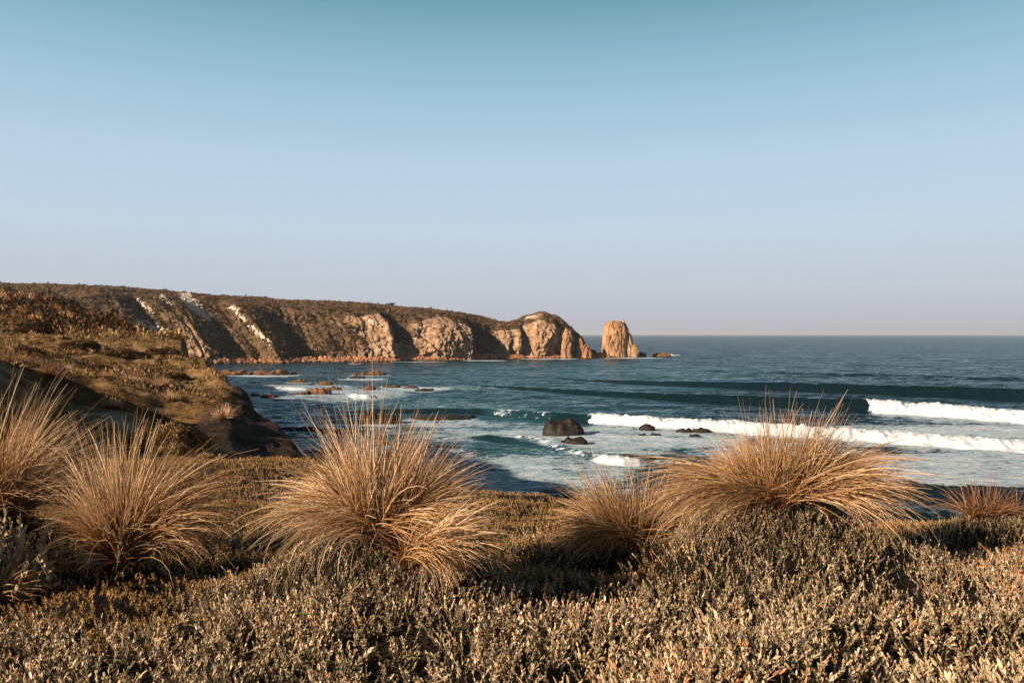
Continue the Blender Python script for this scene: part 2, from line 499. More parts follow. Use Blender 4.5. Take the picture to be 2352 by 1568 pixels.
def build_saltbush():
    rg = R(21)
    # close carpet, then the farther carpet
    parts = {0: [], 1: [], 2: [], 3: []}
    for (dens, D0, D1, T, sc) in ((1150, 1.9, 3.5, T_NEAR, 1.0), (1200, 3.5, 6.1, T_MID, 1.0), (1700, 3.3, 5.3, T_MID, .999)):
        X, Y, px = sow(rg, dens, D0, D1, -880 if D0 < 3 else -700, 2900)
        m = mound_of(X, Y)
        n = fbm(X * 1.1, Y * 1.1, 3.1, 3); n2 = perlin(X * 5, Y * 5, 6.6)
        left = sstep(px, 640, 320) * sstep(Y + .12 * n, 3.0, 3.4)          # short turf takes over there
        keep_p = np.clip(.85 + 1.0 * n + .6 * n2 + .5 * perlin(X * 2.4, Y * 2.4, 3.6) + .85 * perlin(X * 5.5, Y * 5.5, 1.6), .02, 1) * (1 - left)
        keep_p = np.where(m > 0, np.clip(1.0 + .4 * n + .3 * n2, .6, 1), keep_p)
        keep_p *= 1.0 * np.where((m == 0), 1 - .85 * sstep(Y, 3.9, 4.4) * sstep(px, 1650, 1500), 1)
        keep_p *= np.where((m == 0) & (px > 1500), 1 - .8 * sstep(Y, 5.0, 5.6), 1)
        if sc == .999:
            keep_p = (m > 0) * .9
        k = rg.uniform(0, 1, len(X)) < keep_p
        X, Y, px, m, n, n2 = X[k], Y[k], px[k], m[k], n[k], n2[k]
        Z = gz(X, Y)
        hs = (.75 + .55 * np.clip(n + .35 * n2 + .3, -.3, 1)) * rg.uniform(.75, 1.2, len(X)) * sc
        hs *= np.where(m > 0, .85, 1)
        tint = .47 + .26 * rg.normal(0, 1, len(X)) * .8 + .25 * n
        tint = tint - .13 * (m > 0) - .06 * sstep(Y, 3.2, 4.2)
        dead = rg.uniform(0, 1, len(X)) < .02 + .22 * sstep(perlin(X * 1.4, Y * 1.4, 12.2), .1, .5) * (m == 0) + .4 * sstep(px, 2050, 2300) * sstep(Y, 3.4, 3.8) * (m == 0)
        tint = np.where(dead, rg.uniform(.93, 1.0, len(X)), np.clip(tint, .05, .88))
        for q in range(4):
            s = m == q
            if s.any():
                parts[q].append(scatter(T, np.stack([X, Y, Z - .012], -1)[s], hs[s], tint[s], rg, .40))
    def merge(L):
        o = 0; Vs, Ts, Cs = [], [], []
        for v, t, c in L:
            Vs.append(v); Ts.append(t + o); Cs.append(c); o += len(v)
        return np.concatenate(Vs), np.concatenate(Ts), np.concatenate(Cs)
    v, t, c = merge(parts[0])
    o = mesh_np('groundcover', v, t, M['saltbush'], attrs=dict(tint=c))
    tag(o, 'carpet of small silvery saltbush leaves across the foreground', 'ground cover', kind='stuff')
    labels = {1: 'silver leaved saltbush mounded under the centre tussock', 2: 'broad saltbush mound spreading below the big right hand tussock',
              3: 'small saltbush clump under the reddish tuft at the right edge'}
    for q in (1, 2, 3):
        mx, my = MOUNDS[q - 1][:2]
        base = np.array([mx, my, float(gz(mx, my))])
        e = empty('saltbush', base); tag(e, labels[q], 'shrub', 'saltbush mounds under the tussocks')
        v, t, c = merge(parts[q])
        mesh_np('foliage', v - base, t, M['saltbush'], e, attrs=dict(tint=c))
        # woody runners that the leaves grow from
        rgq = R(40 + q); Vs, Ts, nv = [], [], 0
        for k in range(26):
            a = rgq.uniform(0, 6.28); L = rgq.uniform(.3, .9); rr = np.linspace(0, 1, 7)
            bx = mx + math.cos(a) * MOUNDS[q - 1][3] * L * rr + .03 * np.sin(rr * 9 + k); by = my + math.sin(a) * MOUNDS[q - 1][4] * L * rr
            bz = gz(bx, by) + .012
            for i in range(7):
                for j in range(4):
                    w = .005 * (1.1 - .7 * rr[i]); an = j * math.pi / 2
                    Vs.append((bx[i] + w * math.cos(an) * math.sin(a), by[i] - w * math.cos(an) * math.cos(a), bz[i] + w * math.sin(an)))
            Ts.append(grid_faces(7, 4, True) + nv); nv += 28
        mesh_np('stem', np.array(Vs) - base, np.concatenate(Ts), M['stem'], e)


build_saltbush()


def build_turf():
    rg = R(33)
    X, Y, px = sow(rg, 640, 2.9, 8.5, -560, 2900)
    X2, Y2, px2 = sow(rg, 260, 8.5, 17.5, -300, 1700)
    X = np.concatenate([X, X2]); Y = np.concatenate([Y, Y2]); px = np.concatenate([px, px2])
    m = mound_of(X, Y)
    left = sstep(px, 660, 320) * sstep(Y, 2.95, 3.3)
    beyond = np.maximum(left, np.maximum(sstep(Y, 3.9, 4.4) * sstep(px, 1650, 1500), sstep(Y, 4.9, 5.5)))
    n = fbm(X * .9, Y * .9, 2.2, 3)
    k = (rg.uniform(0, 1, len(X)) < np.clip(beyond * (.95 + .7 * n), 0, 1)) & (m == 0)
    Z = gz(X, Y)
    slope = np.hypot(gz(X + .1, Y) - Z, gz(X, Y + .1) - Z) / .1
    k &= (slope < 1.3) & (Z > 10) & ((Y < 13.2) | (px > 640))
    X, Y, Z, n, px = X[k], Y[k], Z[k], n[k], px[k]
    sc = rg.uniform(.7, 1.35, len(X)) * (1 + .55 * sstep(Y, 8, 14))
    tint = np.clip(.55 + .3 * n + rg.normal(0, .16, len(X)), 0, 1)
    v, t, c = scatter(T_TURF, np.stack([X, Y, Z - .006], -1), sc, tint, rg, .25)
    o = mesh_np('turf', v, t, M['turf'], attrs=dict(tint=c))
    tag(o, 'short golden brown turf on the clifftop behind the tussocks', 'turf', kind='stuff')


build_turf()


def edge_shrub(px, D, n, seed, label):
    rg = R(seed); X, Y = (px - 1176) / F * D, D
    base = np.array([X, Y, float(gz(X, Y))])
    q = np.stack([rg.normal(0, .16, n), rg.normal(0, .14, n), np.zeros(n)], -1)
    q[:, 2] = gz(X + q[:, 0], Y + q[:, 1]) - base[2] - .01
    e = empty('saltbush', base); tag(e, label, 'shrub', 'saltbush at the picture edge')
    v, t, c = scatter(T_NEAR, q, rg.uniform(1.4, 2.7, n), np.clip(.45 + rg.normal(0, .12, n), 0, .85), rg, .22)
    mesh_np('foliage', v, t, M['saltbush'], e, attrs=dict(tint=c))


edge_shrub(30, 4.15, 70, 77, 'tall grey green saltbush stems in deep shade at the left edge')


def build_hill_scrub():
    rg = R(61)
    T = [tuft(rg, rg.randint(12, 18), .42, 1.1) for _ in range(8)]
    Vs, Ts, Cs = [], [], []; nv = 0
    for (dens, D0, D1, pa, pb, s0, s1) in ((30, 14.5, 30, -250, 640, .07, .17), (9, 26, 60, -250, 600, .12, .36), (2.6, 56, 130, -250, 420, .3, .95), (.6, 125, 240, -300, 330, .5, 1.6)):
        X, Y, px = sow(rg, dens, D0, D1, pa, pb)
        Z = gz(X, Y); e = .3
        slope = np.hypot(gz(X + e, Y) - Z, gz(X, Y + e) - Z) / e
        n = fbm(X * .35, Y * .35, 5.2, 4); n2 = fbm(X * .05, Y * .05, 1.7, 3)
        sandy = (((px - 215) / 90) ** 2 + ((Y - 20.2) / 1.6) ** 2 < 1) | (((px - 310) / 80) ** 2 + ((Y - 19.2) / 1.4) ** 2 < 1) | (((px - 330) / 60) ** 2 + ((Y - 17.4) / .9) ** 2 < 1)
        k = (slope < np.where(Y < 18.2, 1.0, .62)) & (Z > 4) & ~sandy & (rg.uniform(0, 1, len(X)) > .88 * cliff_side(px, Y)) & (rg.uniform(0, 1, len(X)) < np.clip(.55 + 1.9 * n, .06, 1))
        X, Y, Z, n, n2, px = X[k], Y[k], Z[k], n[k], n2[k], px[k]
        sc = rg.uniform(s0, s1, len(X)) * (1 + .5 * np.clip(n, -.5, 1)) * np.where(Y < 18.3, 1.35, 1)
        tint = np.clip(.58 + .28 * n + .35 * n2 + rg.normal(0, .15, len(X)), .02, 1)
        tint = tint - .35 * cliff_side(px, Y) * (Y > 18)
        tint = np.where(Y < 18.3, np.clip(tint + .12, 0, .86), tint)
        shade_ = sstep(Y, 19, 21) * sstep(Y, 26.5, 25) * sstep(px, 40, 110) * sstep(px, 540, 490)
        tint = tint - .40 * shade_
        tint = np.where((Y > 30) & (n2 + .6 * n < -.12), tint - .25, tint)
        # dark low bushes and rusty patches in the rough ground behind
        bk = sstep(Y, 60, 75)
        dk_ = sstep(fbm(X * .10, Y * .08, 3.9, 3) + .25 * rg.normal(0, 1, len(X)), -.15, .15)
        tint = np.where(bk > .5, np.where(dk_ > .5, rg.uniform(0, .22, len(X)), rg.uniform(.86, 1.0, len(X))), np.clip(tint, 0, .88))
        sc = np.where((tint < .25) & (Y > 60), sc * 1.6, sc)
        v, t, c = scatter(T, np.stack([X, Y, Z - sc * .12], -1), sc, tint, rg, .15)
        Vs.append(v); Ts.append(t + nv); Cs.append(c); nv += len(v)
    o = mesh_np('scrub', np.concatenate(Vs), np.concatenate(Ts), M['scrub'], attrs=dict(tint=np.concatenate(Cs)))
    tag(o, 'low olive scrub covering the near hill on the left', 'scrub', kind='stuff')


build_hill_scrub()


def bank_shrub(px, D, wid, hgt, n, seed, label, group='shrubs on the near bank', size=(.05, .12), tint=.52):
    rg = R(seed); T = [tuft(rg, 14, .55, 1.1) for _ in range(6)]
    X, Y = (px - 1176) / F * D, D
    base = np.array([X, Y, float(gz(X, Y)) - .05])
    a = rg.uniform(0, 2 * np.pi, n); u = rg.uniform(0, 1, n); el = np.arcsin(rg.uniform(-.1, 1, n)); r = .55 + .45 * u ** .5
    lump = 1 + .35 * perlin(np.cos(a) * 1.6 + seed, np.sin(a) * 1.6, np.sin(el) * 2)
    q = np.stack([np.cos(a) * np.cos(el) * wid / 2, np.sin(a) * np.cos(el) * wid * .45, np.sin(el) * hgt], -1) * (r * lump)[:, None]
    e = empty('shrub', base); tag(e, label, 'shrub', group)
    v, t, c = scatter(T, q, rg.uniform(*size, n), np.clip(tint + rg.normal(0, .16, n), 0, .86), rg, .3)
    mesh_np('foliage', v, t, M['scrub'], e, attrs=dict(tint=c))
    Vs, Ts, nv = [], [], 0
    for k in range(14):
        az = rg.uniform(0, 6.28); le = rg.uniform(.5, .9)
        for i in range(5):
            s_ = i / 4
            for j in range(4):
                w = .018 * (1.2 - s_); an = j * math.pi / 2
                Vs.append((math.cos(az) * wid * .45 * le * s_ + w * math.cos(an), math.sin(az) * wid * .4 * le * s_ + w * math.sin(an), hgt * .8 * le * s_ ** .7 - .04))
        Ts.append(grid_faces(5, 4, True) + nv); nv += 20
    mesh_np('stem', np.array(Vs), np.concatenate(Ts), M['stem'], e)


bank_shrub(402, 16.9, 1.30, .62, 1500, 501, 'round sunlit shrub on the dark bank below the sandy hollow')
bank_shrub(335, 17.3, .80, .40, 700, 502, 'lower shrub at the left foot of the round sunlit one')
for i, (px, D, wid, hgt, tn, lab) in enumerate((
        (279, 41, 2.4, .45, .16, 'dark spreading shrub in the middle of the olive hill top'),
        (188, 43, 2.0, .40, .18, 'dark low shrub left of the spreading one on the hill top'),
        (215, 31.5, 1.5, .40, .14, 'dark shrub on the hill edge above the shaded bank'),
        (372, 44, 1.8, .40, .20, 'dark shrub toward the cliff side of the hill top'),
        (405, 32.5, 1.4, .40, .22, 'dark shrub on the hill terrace beside the cliff'),
        (171, 61, 3.4, .75, .12, 'broad dark bush at the back of the near hill'),
        (90, 58, 3.0, .80, .12, 'dark bush at the back of the hill, nearer the left edge'),
        (262, 72, 3.2, .90, .10, 'dark bush on the far rim of the near hill'),
        (60, 34, 1.5, .40, .24, 'dark shrub on the hill above the brown clumps at left'))):
    bank_shrub(px, D, wid, hgt, 620, 520 + i, lab, 'dark shrubs on the near hill', (.10 * wid / 2, .2 * wid / 2), tn)


# ------------------------------------------------------------------ tussocks
def blades(seed, base, n, L, r0, th=(0.0, 1.25), az=None, lean=(0, 0), bend=(.25, 1.1), w=.0062, tint=.62, wisps=60, seg=8, up=.0, Lvar=.40, floor=True, zpow=.8, bp=1.6, front=1.0, tv=1.0):
    """n grass blades rising from base, gathered in wisps; returns V, faces, tint"""
    rg = R(seed)
    wa = rg.uniform(0, 2 * np.pi, wisps) if az is None else rg.uniform(az[0], az[1], wisps)
    wt = th[0] + (th[1] - th[0]) * rg.uniform(0, 1, wisps) ** zpow
    wb = rg.uniform(bend[0], bend[1], wisps); wl = rg.uniform(.66, 1.1, wisps); wc = rg.normal(0, .17 * tv, wisps)
    k = rg.randint(0, wisps, n)
    loose = rg.uniform(0, 1, n) < .34
    a = np.where(loose, rg.uniform(0, 2 * np.pi, n) if az is None else rg.uniform(az[0], az[1], n), wa[k] + rg.normal(0, .11, n))
    t0 = np.where(loose, th[0] + (th[1] - th[0]) * rg.uniform(0, 1, n) ** zpow, np.abs(wt[k] + rg.normal(0, .07, n)))
    fr = (np.sin(a) < -.15) & (t0 > .45) & (rg.uniform(0, 1, n) < 1 - front); a = np.where(fr, -a, a)
    bd = (wb[k] + rg.normal(0, .12, n)) * (.25 + .9 * t0 / max(th[1], .1))
    bd = bd + np.where(rg.uniform(0, 1, n) < .08, rg.uniform(.5, 1.5, n), 0)
    ln = L * wl[k] * (1 - Lvar * rg.uniform(0, 1, n) ** 1.5) * (1 - .12 * t0) * (1 + .16 * np.cos(a - seed * 1.7)) * (1 + .06 * np.cos(3 * a + seed))
    ra = r0 * np.sqrt(rg.uniform(0, 1, n)); ba = a + rg.normal(0, .9, n)
    p = np.stack([base[0] + ra * np.cos(ba), base[1] + ra * np.sin(ba) * .8, np.zeros(n)], -1)
    p[:, 2] = gz(p[:, 0], p[:, 1]) - .02 if floor else base[2]
    tang = rg.uniform(0, np.pi, n); curl = rg.normal(0, .38, n)
    ww = w * rg.uniform(.65, 1.35, n)
    pts = []; drs = []
    for j in range(seg):
        s = j / (seg - 1)
        th_ = t0 * (.55 + .45 * min(1, s * 2.5)) + bd * s ** bp
        aa = a + curl * s * s
        d = np.stack([np.sin(th_) * np.cos(aa) + lean[0] * s, np.sin(th_) * np.sin(aa) + lean[1] * s, np.cos(th_) + up], -1)
        d /= np.linalg.norm(d, axis=1)[:, None]
        if j:
            p = p + d * (ln / (seg - 1))[:, None]
            if floor:
                g = gz(p[:, 0], p[:, 1]) + .035 + .03 * (tang / np.pi)
                p[:, 2] = np.maximum(p[:, 2], g)
        pts.append(p.copy()); drs.append(d)
    ref = np.stack([np.cos(tang * 2), np.sin(tang * 2), .15 * np.ones(n)], -1)
    V = np.empty((n, seg, 2, 3)); C = np.empty((n, seg, 2))
    bt = tint + wc[k] + rg.normal(0, .17 * tv, n)
    for j in range(seg):
        s = j / (seg - 1)
        side = np.cross(drs[j], ref); side /= np.linalg.norm(side, axis=1)[:, None] + 1e-6
        hw = (ww * (1 - .86 * s ** 1.3) * .5)[:, None]
        V[:, j, 0] = pts[j] - side * hw; V[:, j, 1] = pts[j] + side * hw
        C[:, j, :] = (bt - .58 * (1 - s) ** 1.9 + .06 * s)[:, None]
    one = grid_faces(seg, 2)
    T = (one[None] + (np.arange(n) * seg * 2)[:, None, None]).reshape(-1, 4)
    return V.reshape(-1, 3), T, np.clip(C.reshape(-1), 0, 1)


def tussock(label, X, Y, sets, thatch=None, mat='straw', group='dry grass tussocks on the clifftop', kind='tussock'):
    base = np.array([X, Y, float(gz(X, Y))])
    e = empty(kind, base); tag(e, label, 'grass', group)
    for name, mt, L in (('foliage', mat, sets), ('dead_thatch', 'russet', thatch)):
        if not L:
            continue
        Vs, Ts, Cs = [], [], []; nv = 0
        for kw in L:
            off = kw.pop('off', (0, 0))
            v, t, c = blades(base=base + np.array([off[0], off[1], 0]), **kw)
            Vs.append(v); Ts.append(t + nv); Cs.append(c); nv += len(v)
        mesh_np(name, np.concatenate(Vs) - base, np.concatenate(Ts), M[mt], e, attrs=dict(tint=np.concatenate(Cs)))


def at(px, D):
    return (px - 1176) / F * D, D


pi = math.pi
X, Y = at(868, 4.0)
tussock('largest pale straw tussock fanning out in the centre foreground', X, Y, [
    dict(seed=1, n=1600, L=.66, r0=.15, th=(.08, 1.2), lean=(.10, 0), bend=(.15, .8), wisps=80, front=.12, zpow=.6, tint=.66),
    dict(seed=2, n=180, L=.77, r0=.12, th=(.0, .8), lean=(.05, 0), bend=(0, .35), w=.0038, tint=.8, wisps=60, front=.1),
    dict(seed=3, n=520, L=.74, r0=.16, th=(.85, 1.4), az=(2.2, 4.1), bend=(.5, 1.25), wisps=36, tint=.72),
    dict(seed=31, n=460, L=.72, r0=.16, th=(.85, 1.4), az=(-.8, .9), bend=(.5, 1.25), wisps=36, tint=.6),
], [dict(seed=4, n=500, L=.24, r0=.16, th=(.1, 1.3), bend=(.3, 1.2), tint=.45, w=.005, front=.3)])
X, Y = at(940, 3.80)
tussock('low tussock drooping forward and to the right below the centre one', X, Y, [
    dict(seed=5, n=800, L=.66, r0=.08, th=(.6, 1.15), az=(-1.15, .1), bend=(.5, 1.1), wisps=30, tint=.64),
], [dict(seed=6, n=110, L=.2, r0=.08, th=(.2, 1.4), tint=.4)])
X, Y = at(1790, 4.62)
tussock('big golden tussock spread like a fan on the right mound', X, Y, [
    dict(seed=7, n=2200, L=.60, r0=.20, th=(.0, 1.15), bend=(.15, .75), wisps=130, tint=.56, zpow=.6, front=.32),
    dict(seed=8, n=220, L=.66, r0=.18, th=(.0, .65), bend=(0, .3), w=.0038, tint=.7, wisps=70, front=.1),
    dict(seed=9, n=560, L=.84, r0=.18, th=(1.0, 1.4), az=(2.4, 3.9), bend=(.6, 1.2), wisps=44, tint=.52),
    dict(seed=10, n=800, L=.92, r0=.18, th=(.8, 1.3), az=(-.85, .6), bend=(.5, 1.15), wisps=44, tint=.55),
], [dict(seed=11, n=500, L=.24, r0=.2, th=(.1, 1.3), tint=.4, front=.3)])
X, Y = at(1455, 5.2)
tussock('shorter bronze tussock behind, left of the right hand mound', X, Y, [
    dict(seed=12, n=1350, L=.62, r0=.18, th=(.05, 1.25), bend=(.4, 1.1), wisps=80, tint=.55, front=.5),
    dict(seed=13, n=150, L=.70, r0=.16, th=(.0, .6), bend=(0, .4), w=.0038, tint=.6),
    dict(seed=14, n=800, L=.70, r0=.18, th=(.9, 1.45), az=(1.8, 4.1), bend=(.5, 1.2), tint=.56),
], [dict(seed=15, n=400, L=.26, r0=.2, th=(.1, 1.5), tint=.35)])
X, Y = at(275, 4.4)
tussock('upright straw tussock with a narrow foot left of centre', X, Y, [
    dict(seed=16, n=1250, L=.81, r0=.08, th=(.0, .55), bend=(.1, 1.1), lean=(.03, 0), wisps=80, tint=.62, bp=2.4),
    dict(seed=17, n=110, L=.78, r0=.08, th=(.0, .35), bend=(0, .4), w=.0038, tint=.72),
    dict(seed=18, n=220, L=.36, r0=.07, th=(.5, 1.2), az=(2.4, 4.2), bend=(.4, 1.1), tint=.68, wisps=24),
    dict(seed=19, n=600, L=.90, r0=.09, th=(.3, .75), az=(-.5, .8), bend=(.8, 1.5), tint=.42, wisps=40),
], [dict(seed=20, n=300, L=.22, r0=.1, th=(.1, 1.3), tint=.35)])
X, Y = at(-45, 4.7)
tussock('tall rusty tussock cut off by the left edge of the picture', X, Y, [
    dict(seed=22, n=1500, L=.82, r0=.24, th=(.0, .95), bend=(.3, 1.1), lean=(.25, 0), wisps=110, tint=.52, front=.4),
    dict(seed=23, n=150, L=.85, r0=.2, th=(.0, .5), lean=(.2, 0), bend=(0, .4), w=.0038, tint=.66),
    dict(seed=24, n=500, L=.8, r0=.2, th=(.7, 1.3), bend=(.5, 1.2), tint=.46, front=.2),
], [dict(seed=25, n=400, L=.3, r0=.24, th=(.1, 1.5), tint=.35)])
X, Y = at(-30, 3.95)
tussock('small sprawling tuft in the shade at the bottom left edge', X, Y, [
    dict(seed=26, n=180, L=.30, r0=.06, th=(.2, 1.2), az=(-.6, 1.6), bend=(.4, 1.1), tint=.5, wisps=20)], None)
X, Y = at(2262, 5.95)
tussock('thin reddish tuft beside the water at the right edge', X, Y, [
    dict(seed=27, n=300, L=.40, r0=.14, th=(.0, 1.15), bend=(.1, .7), wisps=50, tint=.6, w=.0046)], [dict(seed=28, n=120, L=.15, r0=.1, th=(.1, 1.4), tint=.3)], 'russet')
X, Y = at(2345, 6.05)
tussock('second reddish tuft, half out of the picture on the right', X, Y, [
    dict(seed=29, n=240, L=.34, r0=.14, th=(.0, 1.1), bend=(.1, .7), wisps=40, tint=.55, w=.0046)], [dict(seed=30, n=120, L=.15, r0=.1, th=(.1, 1.4), tint=.3)], 'russet')

# clumps on the near hill
SMALL = [
    (22, 27.0, .95, 'russet', 'dark brown clump on the hill brow above the left tussock'),
    (118, 26.0, .75, 'russet', 'dark reedy clump on the bank at the hill foot'),
    (165, 27.5, .40, 'straw', 'small pale tuft just right of the dark reedy clump'),
    (248, 27.0, .42, 'straw', 'squat tan tuft on the bank edge in the hill middle'),
    (303, 29.5, .66, 'russet', 'brown clump standing behind a small golden tuft on the hill'),
    (297, 27.5, .40, 'straw', 'small golden tuft in front of the brown hill clump'),
    (372, 28.0, .50, 'straw', 'golden tuft on the hill terrace below the olive scrub'),
    (389, 26.0, .42, 'straw', 'golden tuft hanging on the shaded bank of the hill'),
    (512, 22.5, .48, 'straw', 'sunlit tuft alone on the dark cliff side'),
    (258, 23.5, .40, 'straw', 'drooping tuft beside the pale sand on the bank'),
]
for i, (px, D, hgt, mt, lab) in enumerate(SMALL):
    X, Y = at(px, D)
    tussock(lab, X, Y, [dict(seed=70 + i, n=420, L=hgt, r0=hgt * .28, th=(.0, 1.0), bend=(.1, .8), wisps=40, w=.016, tint=.62 if mt == 'straw' else .4, seg=6, Lvar=.4)],
            None, mt, 'grass tufts on the near hill', 'grass_tuft')


# ------------------------------------------------------------------ headland
HL = np.array([
    # base px, D at the waterline, rim row, rim set-back, skyline row, skyline set-back
    (-500, 320, 690, 60, 640, 210), (0, 350, 686, 60, 650, 200), (150, 368, 682, 58, 656, 190), (300, 386, 677, 55, 660, 180), (430, 400, 680, 50, 666, 165),
    (520, 409, 686, 48, 672, 150), (640, 421, 698, 45, 681, 130), (760, 434, 710, 42, 690, 112), (850, 446, 716, 38, 695, 96), (920, 456, 721, 34, 702, 82),
    (1000, 468, 727, 30, 710, 66), (1060, 477, 734, 28, 716, 56), (1100, 484, 739, 26, 722, 47), (1140, 491, 748, 23, 733, 37), (1172, 496, 755, 20, 740, 28),
    (1203, 500, 744, 18, 728, 28), (1243, 503, 730, 16, 714, 27), (1280, 505, 743, 14, 727, 23), (1308, 507, 764, 12, 750, 19), (1332, 509, 786, 10, 774, 14),
    (1350, 511, 806, 6, 801, 9), (1360, 512, 817, 3, 815, 5), (1366, 512, 822, 2, 821, 3)], float)
OUTS = np.array([(-500, 0), (100, 3), (200, -5), (260, 4), (330, 7), (390, -7), (450, 5), (490, 6), (560, -10), (610, -4), (640, 12), (665, 7), (700, -6), (730, -9), (770, -3), (830, 4), (870, 8), (890, 14), (905, 2),
                 (930, -9), (950, 0), (985, 11), (1030, 14), (1062, 13), (1085, -6), (1115, -9), (1140, -5), (1160, 4), (1185, 7), (1202, -4), (1225, 8), (1262, 8), (1280, -2), (1300, 6), (1318, 2), (1335, 4), (1366, 1)], float)
LEAN = np.array([(-500, 40), (300, 70), (520, 105), (640, 110), (760, 70), (880, 35), (1000, 16), (1150, 8), (1243, 0), (1366, -6)], float)


def build_headland():
    s = np.arange(-500, 1366.5, 1.15)
    ip = lambda c: np.interp(s, HL[:, 0], HL[:, c])
    sm = lambda a, n: np.convolve(np.pad(a, n, mode='edge'), np.hanning(2 * n + 3)[1:-1] / np.hanning(2 * n + 3)[1:-1].sum(), 'valid')
    Db = sm(ip(1), 30); yr = sm(ip(2), 9); dr = sm(ip(3), 12); ys = sm(ip(4), 5); ds = sm(ip(5), 12)
    out = sm(np.interp(s, OUTS[:, 0], OUTS[:, 1]), 4); lean = np.interp(s, LEAN[:, 0], LEAN[:, 1])
    Xb = (s - 1176) / F * Db
    tx = np.gradient(Xb); ty = np.gradient(Db); tn = np.hypot(tx, ty); tx = sm(tx / tn, 40); ty = sm(ty / tn, 40)
    nx, ny = ty, -tx                       # outward: to the sea
    Dr = Db + dr; Xr = (s - lean - 1176) / F * Dr; Zr = CAMZ + (HOR - yr) / F * Dr
    Dk = Db + ds; Xk = (s - lean * 1.25 - 1176) / F * Dk; Zk = CAMZ + (HOR - ys) / F * Dk
    endw = sstep(s, 1366, 1330)
    rows = []
    n1, n2 = 150, 70
    for v in np.linspace(0, 1, n1):
        ex = 1.25 + .75 * sstep(s, 780, 950)
        hf = v ** ex
        rows.append((Xb + (Xr - Xb) * hf, Db + (Dr - Db) * hf, -1.5 + (Zr + 1.5) * v, np.full(len(s), v)))
    for v in np.linspace(0, 1, n2)[1:]:
        rows.append((Xr + (Xk - Xr) * v, Dr + (Dk - Dr) * v, Zr + (Zk - Zr) * np.sin(v * pi / 2), np.full(len(s), 1 + v)))
    for v in np.linspace(0, 1, 12)[1:]:
        rows.append((Xk + 0 * v, Dk + 140 * v * (.1 + .9 * sstep(s, 1300, 1000)), Zk - (Zk + 4) * v ** 1.6, np.full(len(s), 2 + v)))
    X = np.array([r[0] for r in rows]); Y = np.array([r[1] for r in rows]); Z = np.array([r[2] for r in rows]); V = np.array([r[3] for r in rows])
    SS = np.broadcast_to(s, X.shape)
    # spurs and gullies
    wv = np.interp(V, [0, .15, .5, .8, 1.0, 1.35, 1.8], [.35, .7, 1.0, .95, .6, .15, 0])
    d = out[None] * wv * (1 + .25 * sstep(SS, 780, 700))
    # crags
    along = SS * .24
    cl = np.interp(V, [0, .1, .8, 1.02, 1.12], [.5, 1, 1, .5, 0])
    craggy = .8 + .2 * sstep(SS, 760, 900)
    f1 = fbm(along * .05, Z * .03, 3.3, 3)
    f2 = fbm(along * .13, Z * .05, 1.1, 4, ridged=True)
    f3 = fbm(X * .33, Y * .33, Z * .22, 4, ridged=True)
    crk = lambda p, wd: np.exp(-(p / wd) ** 2)
    fis = 3.2 * crk(perlin(along * .055 + .4 * perlin(along * .1, Z * .1, 2.2), Z * .018, 6.3), .07) + 1.6 * crk(perlin(along * .14 + .5 * perlin(along * .2, Z * .2, 4.2), Z * .04, 2.9), .08)
    d = d - cl * fis * (.3 + .7 * endw[None])
    d = d + cl * (f1 * 6 + craggy * ((f2 - .3) * 4.8 + (f3 - .2) * 2.6)) * (.25 + .75 * endw[None])
    dx, dy = nx[None], ny[None]
    X = X + dx * d; Y = Y + dy * d
    # scrub lumps on the slopes and crest, skyline roughness
    veg_n = fbm(X * .05, Y * .05, Z * .06, 3)
    lump = fbm(X * .22, Y * .22, Z * .22, 4)
    top = sstep(V, .9, 1.1) * sstep(V, 2.3, 2.0)
    Z = Z + (1.5 * lump + .45 * perlin(X * .8, Y * .8, 2.0)) * (.6 + .4 * top) * sstep(V, 0.02, .12) * (.3 + .7 * endw[None])
    Z = Z + top * 1.6 * fbm(X * .035, Y * .035, .5, 3) * (.3 + .7 * sstep(SS, 1200, 1000))
    # where bare rock shows: steep faces east of the bay head; scattered outcrops elsewhere
    PX, PY = pxy(X, Y, Z)
    gy, gx = np.gradient(Z)[0], None
    run = np.hypot(np.gradient(X, axis=0), np.gradient(Y, axis=0)) + 1e-3
    steep = np.gradient(Z, axis=0) / run
    rockn = fbm(along * .06, Z * .04, 9.2, 4)
    rr = .30 * sstep(SS, 300, 420) + .48 * sstep(SS, 760, 880) + .25 * sstep(SS, 1180, 1225) + 1.1 * rockn + .3 * np.clip(steep, 0, 4) / 4 + .30 * np.clip(out[None] / 10, -1, 1) - .75 * sstep(V, .78, 1.03)
    rock = sstep(rr, .55, .85) * (V < 1.5)
    rock = np.maximum(rock, sstep(V, .06, .02))
    pale = np.zeros_like(X)

    def blob(x0, y0, x1, y1, w, k=1.0, thr=.0):
        L = math.hypot(x1 - x0, y1 - y0); t = np.clip(((PX - x0) * (x1 - x0) + (PY - y0) * (y1 - y0)) / L ** 2, 0, 1)
        dd = np.hypot(PX - x0 - t * (x1 - x0), PY - y0 - t * (y1 - y0)) / (w * (1 - .35 * t))
        return k * sstep(1.0 - dd + .9 * lump + .5 * rockn + .5 * fbm(X * .6, Y * .6, Z * .5, 3) - .25 - thr, -.1, .6) * (V < 1.6)
    pale = np.maximum(pale, blob(426, 682, 478, 730, 16, 1.25, -.2))
    pale = np.maximum(pale, blob(372, 681, 394, 704, 8, 1.25, -.2))
    pale = np.maximum(pale, blob(318, 690, 352, 718, 11, 1.0, .1))
    pale = np.maximum(pale, blob(532, 706, 632, 798, 24, .95, .38))
    pale = np.maximum(pale, blob(320, 742, 384, 766, 24, 1.1, .1))
    pale = np.maximum(pale, blob(60, 705, 75, 725, 10, .6, .3))
    pale = np.maximum(pale, blob(1208, 726, 1226, 722, 9, .9))
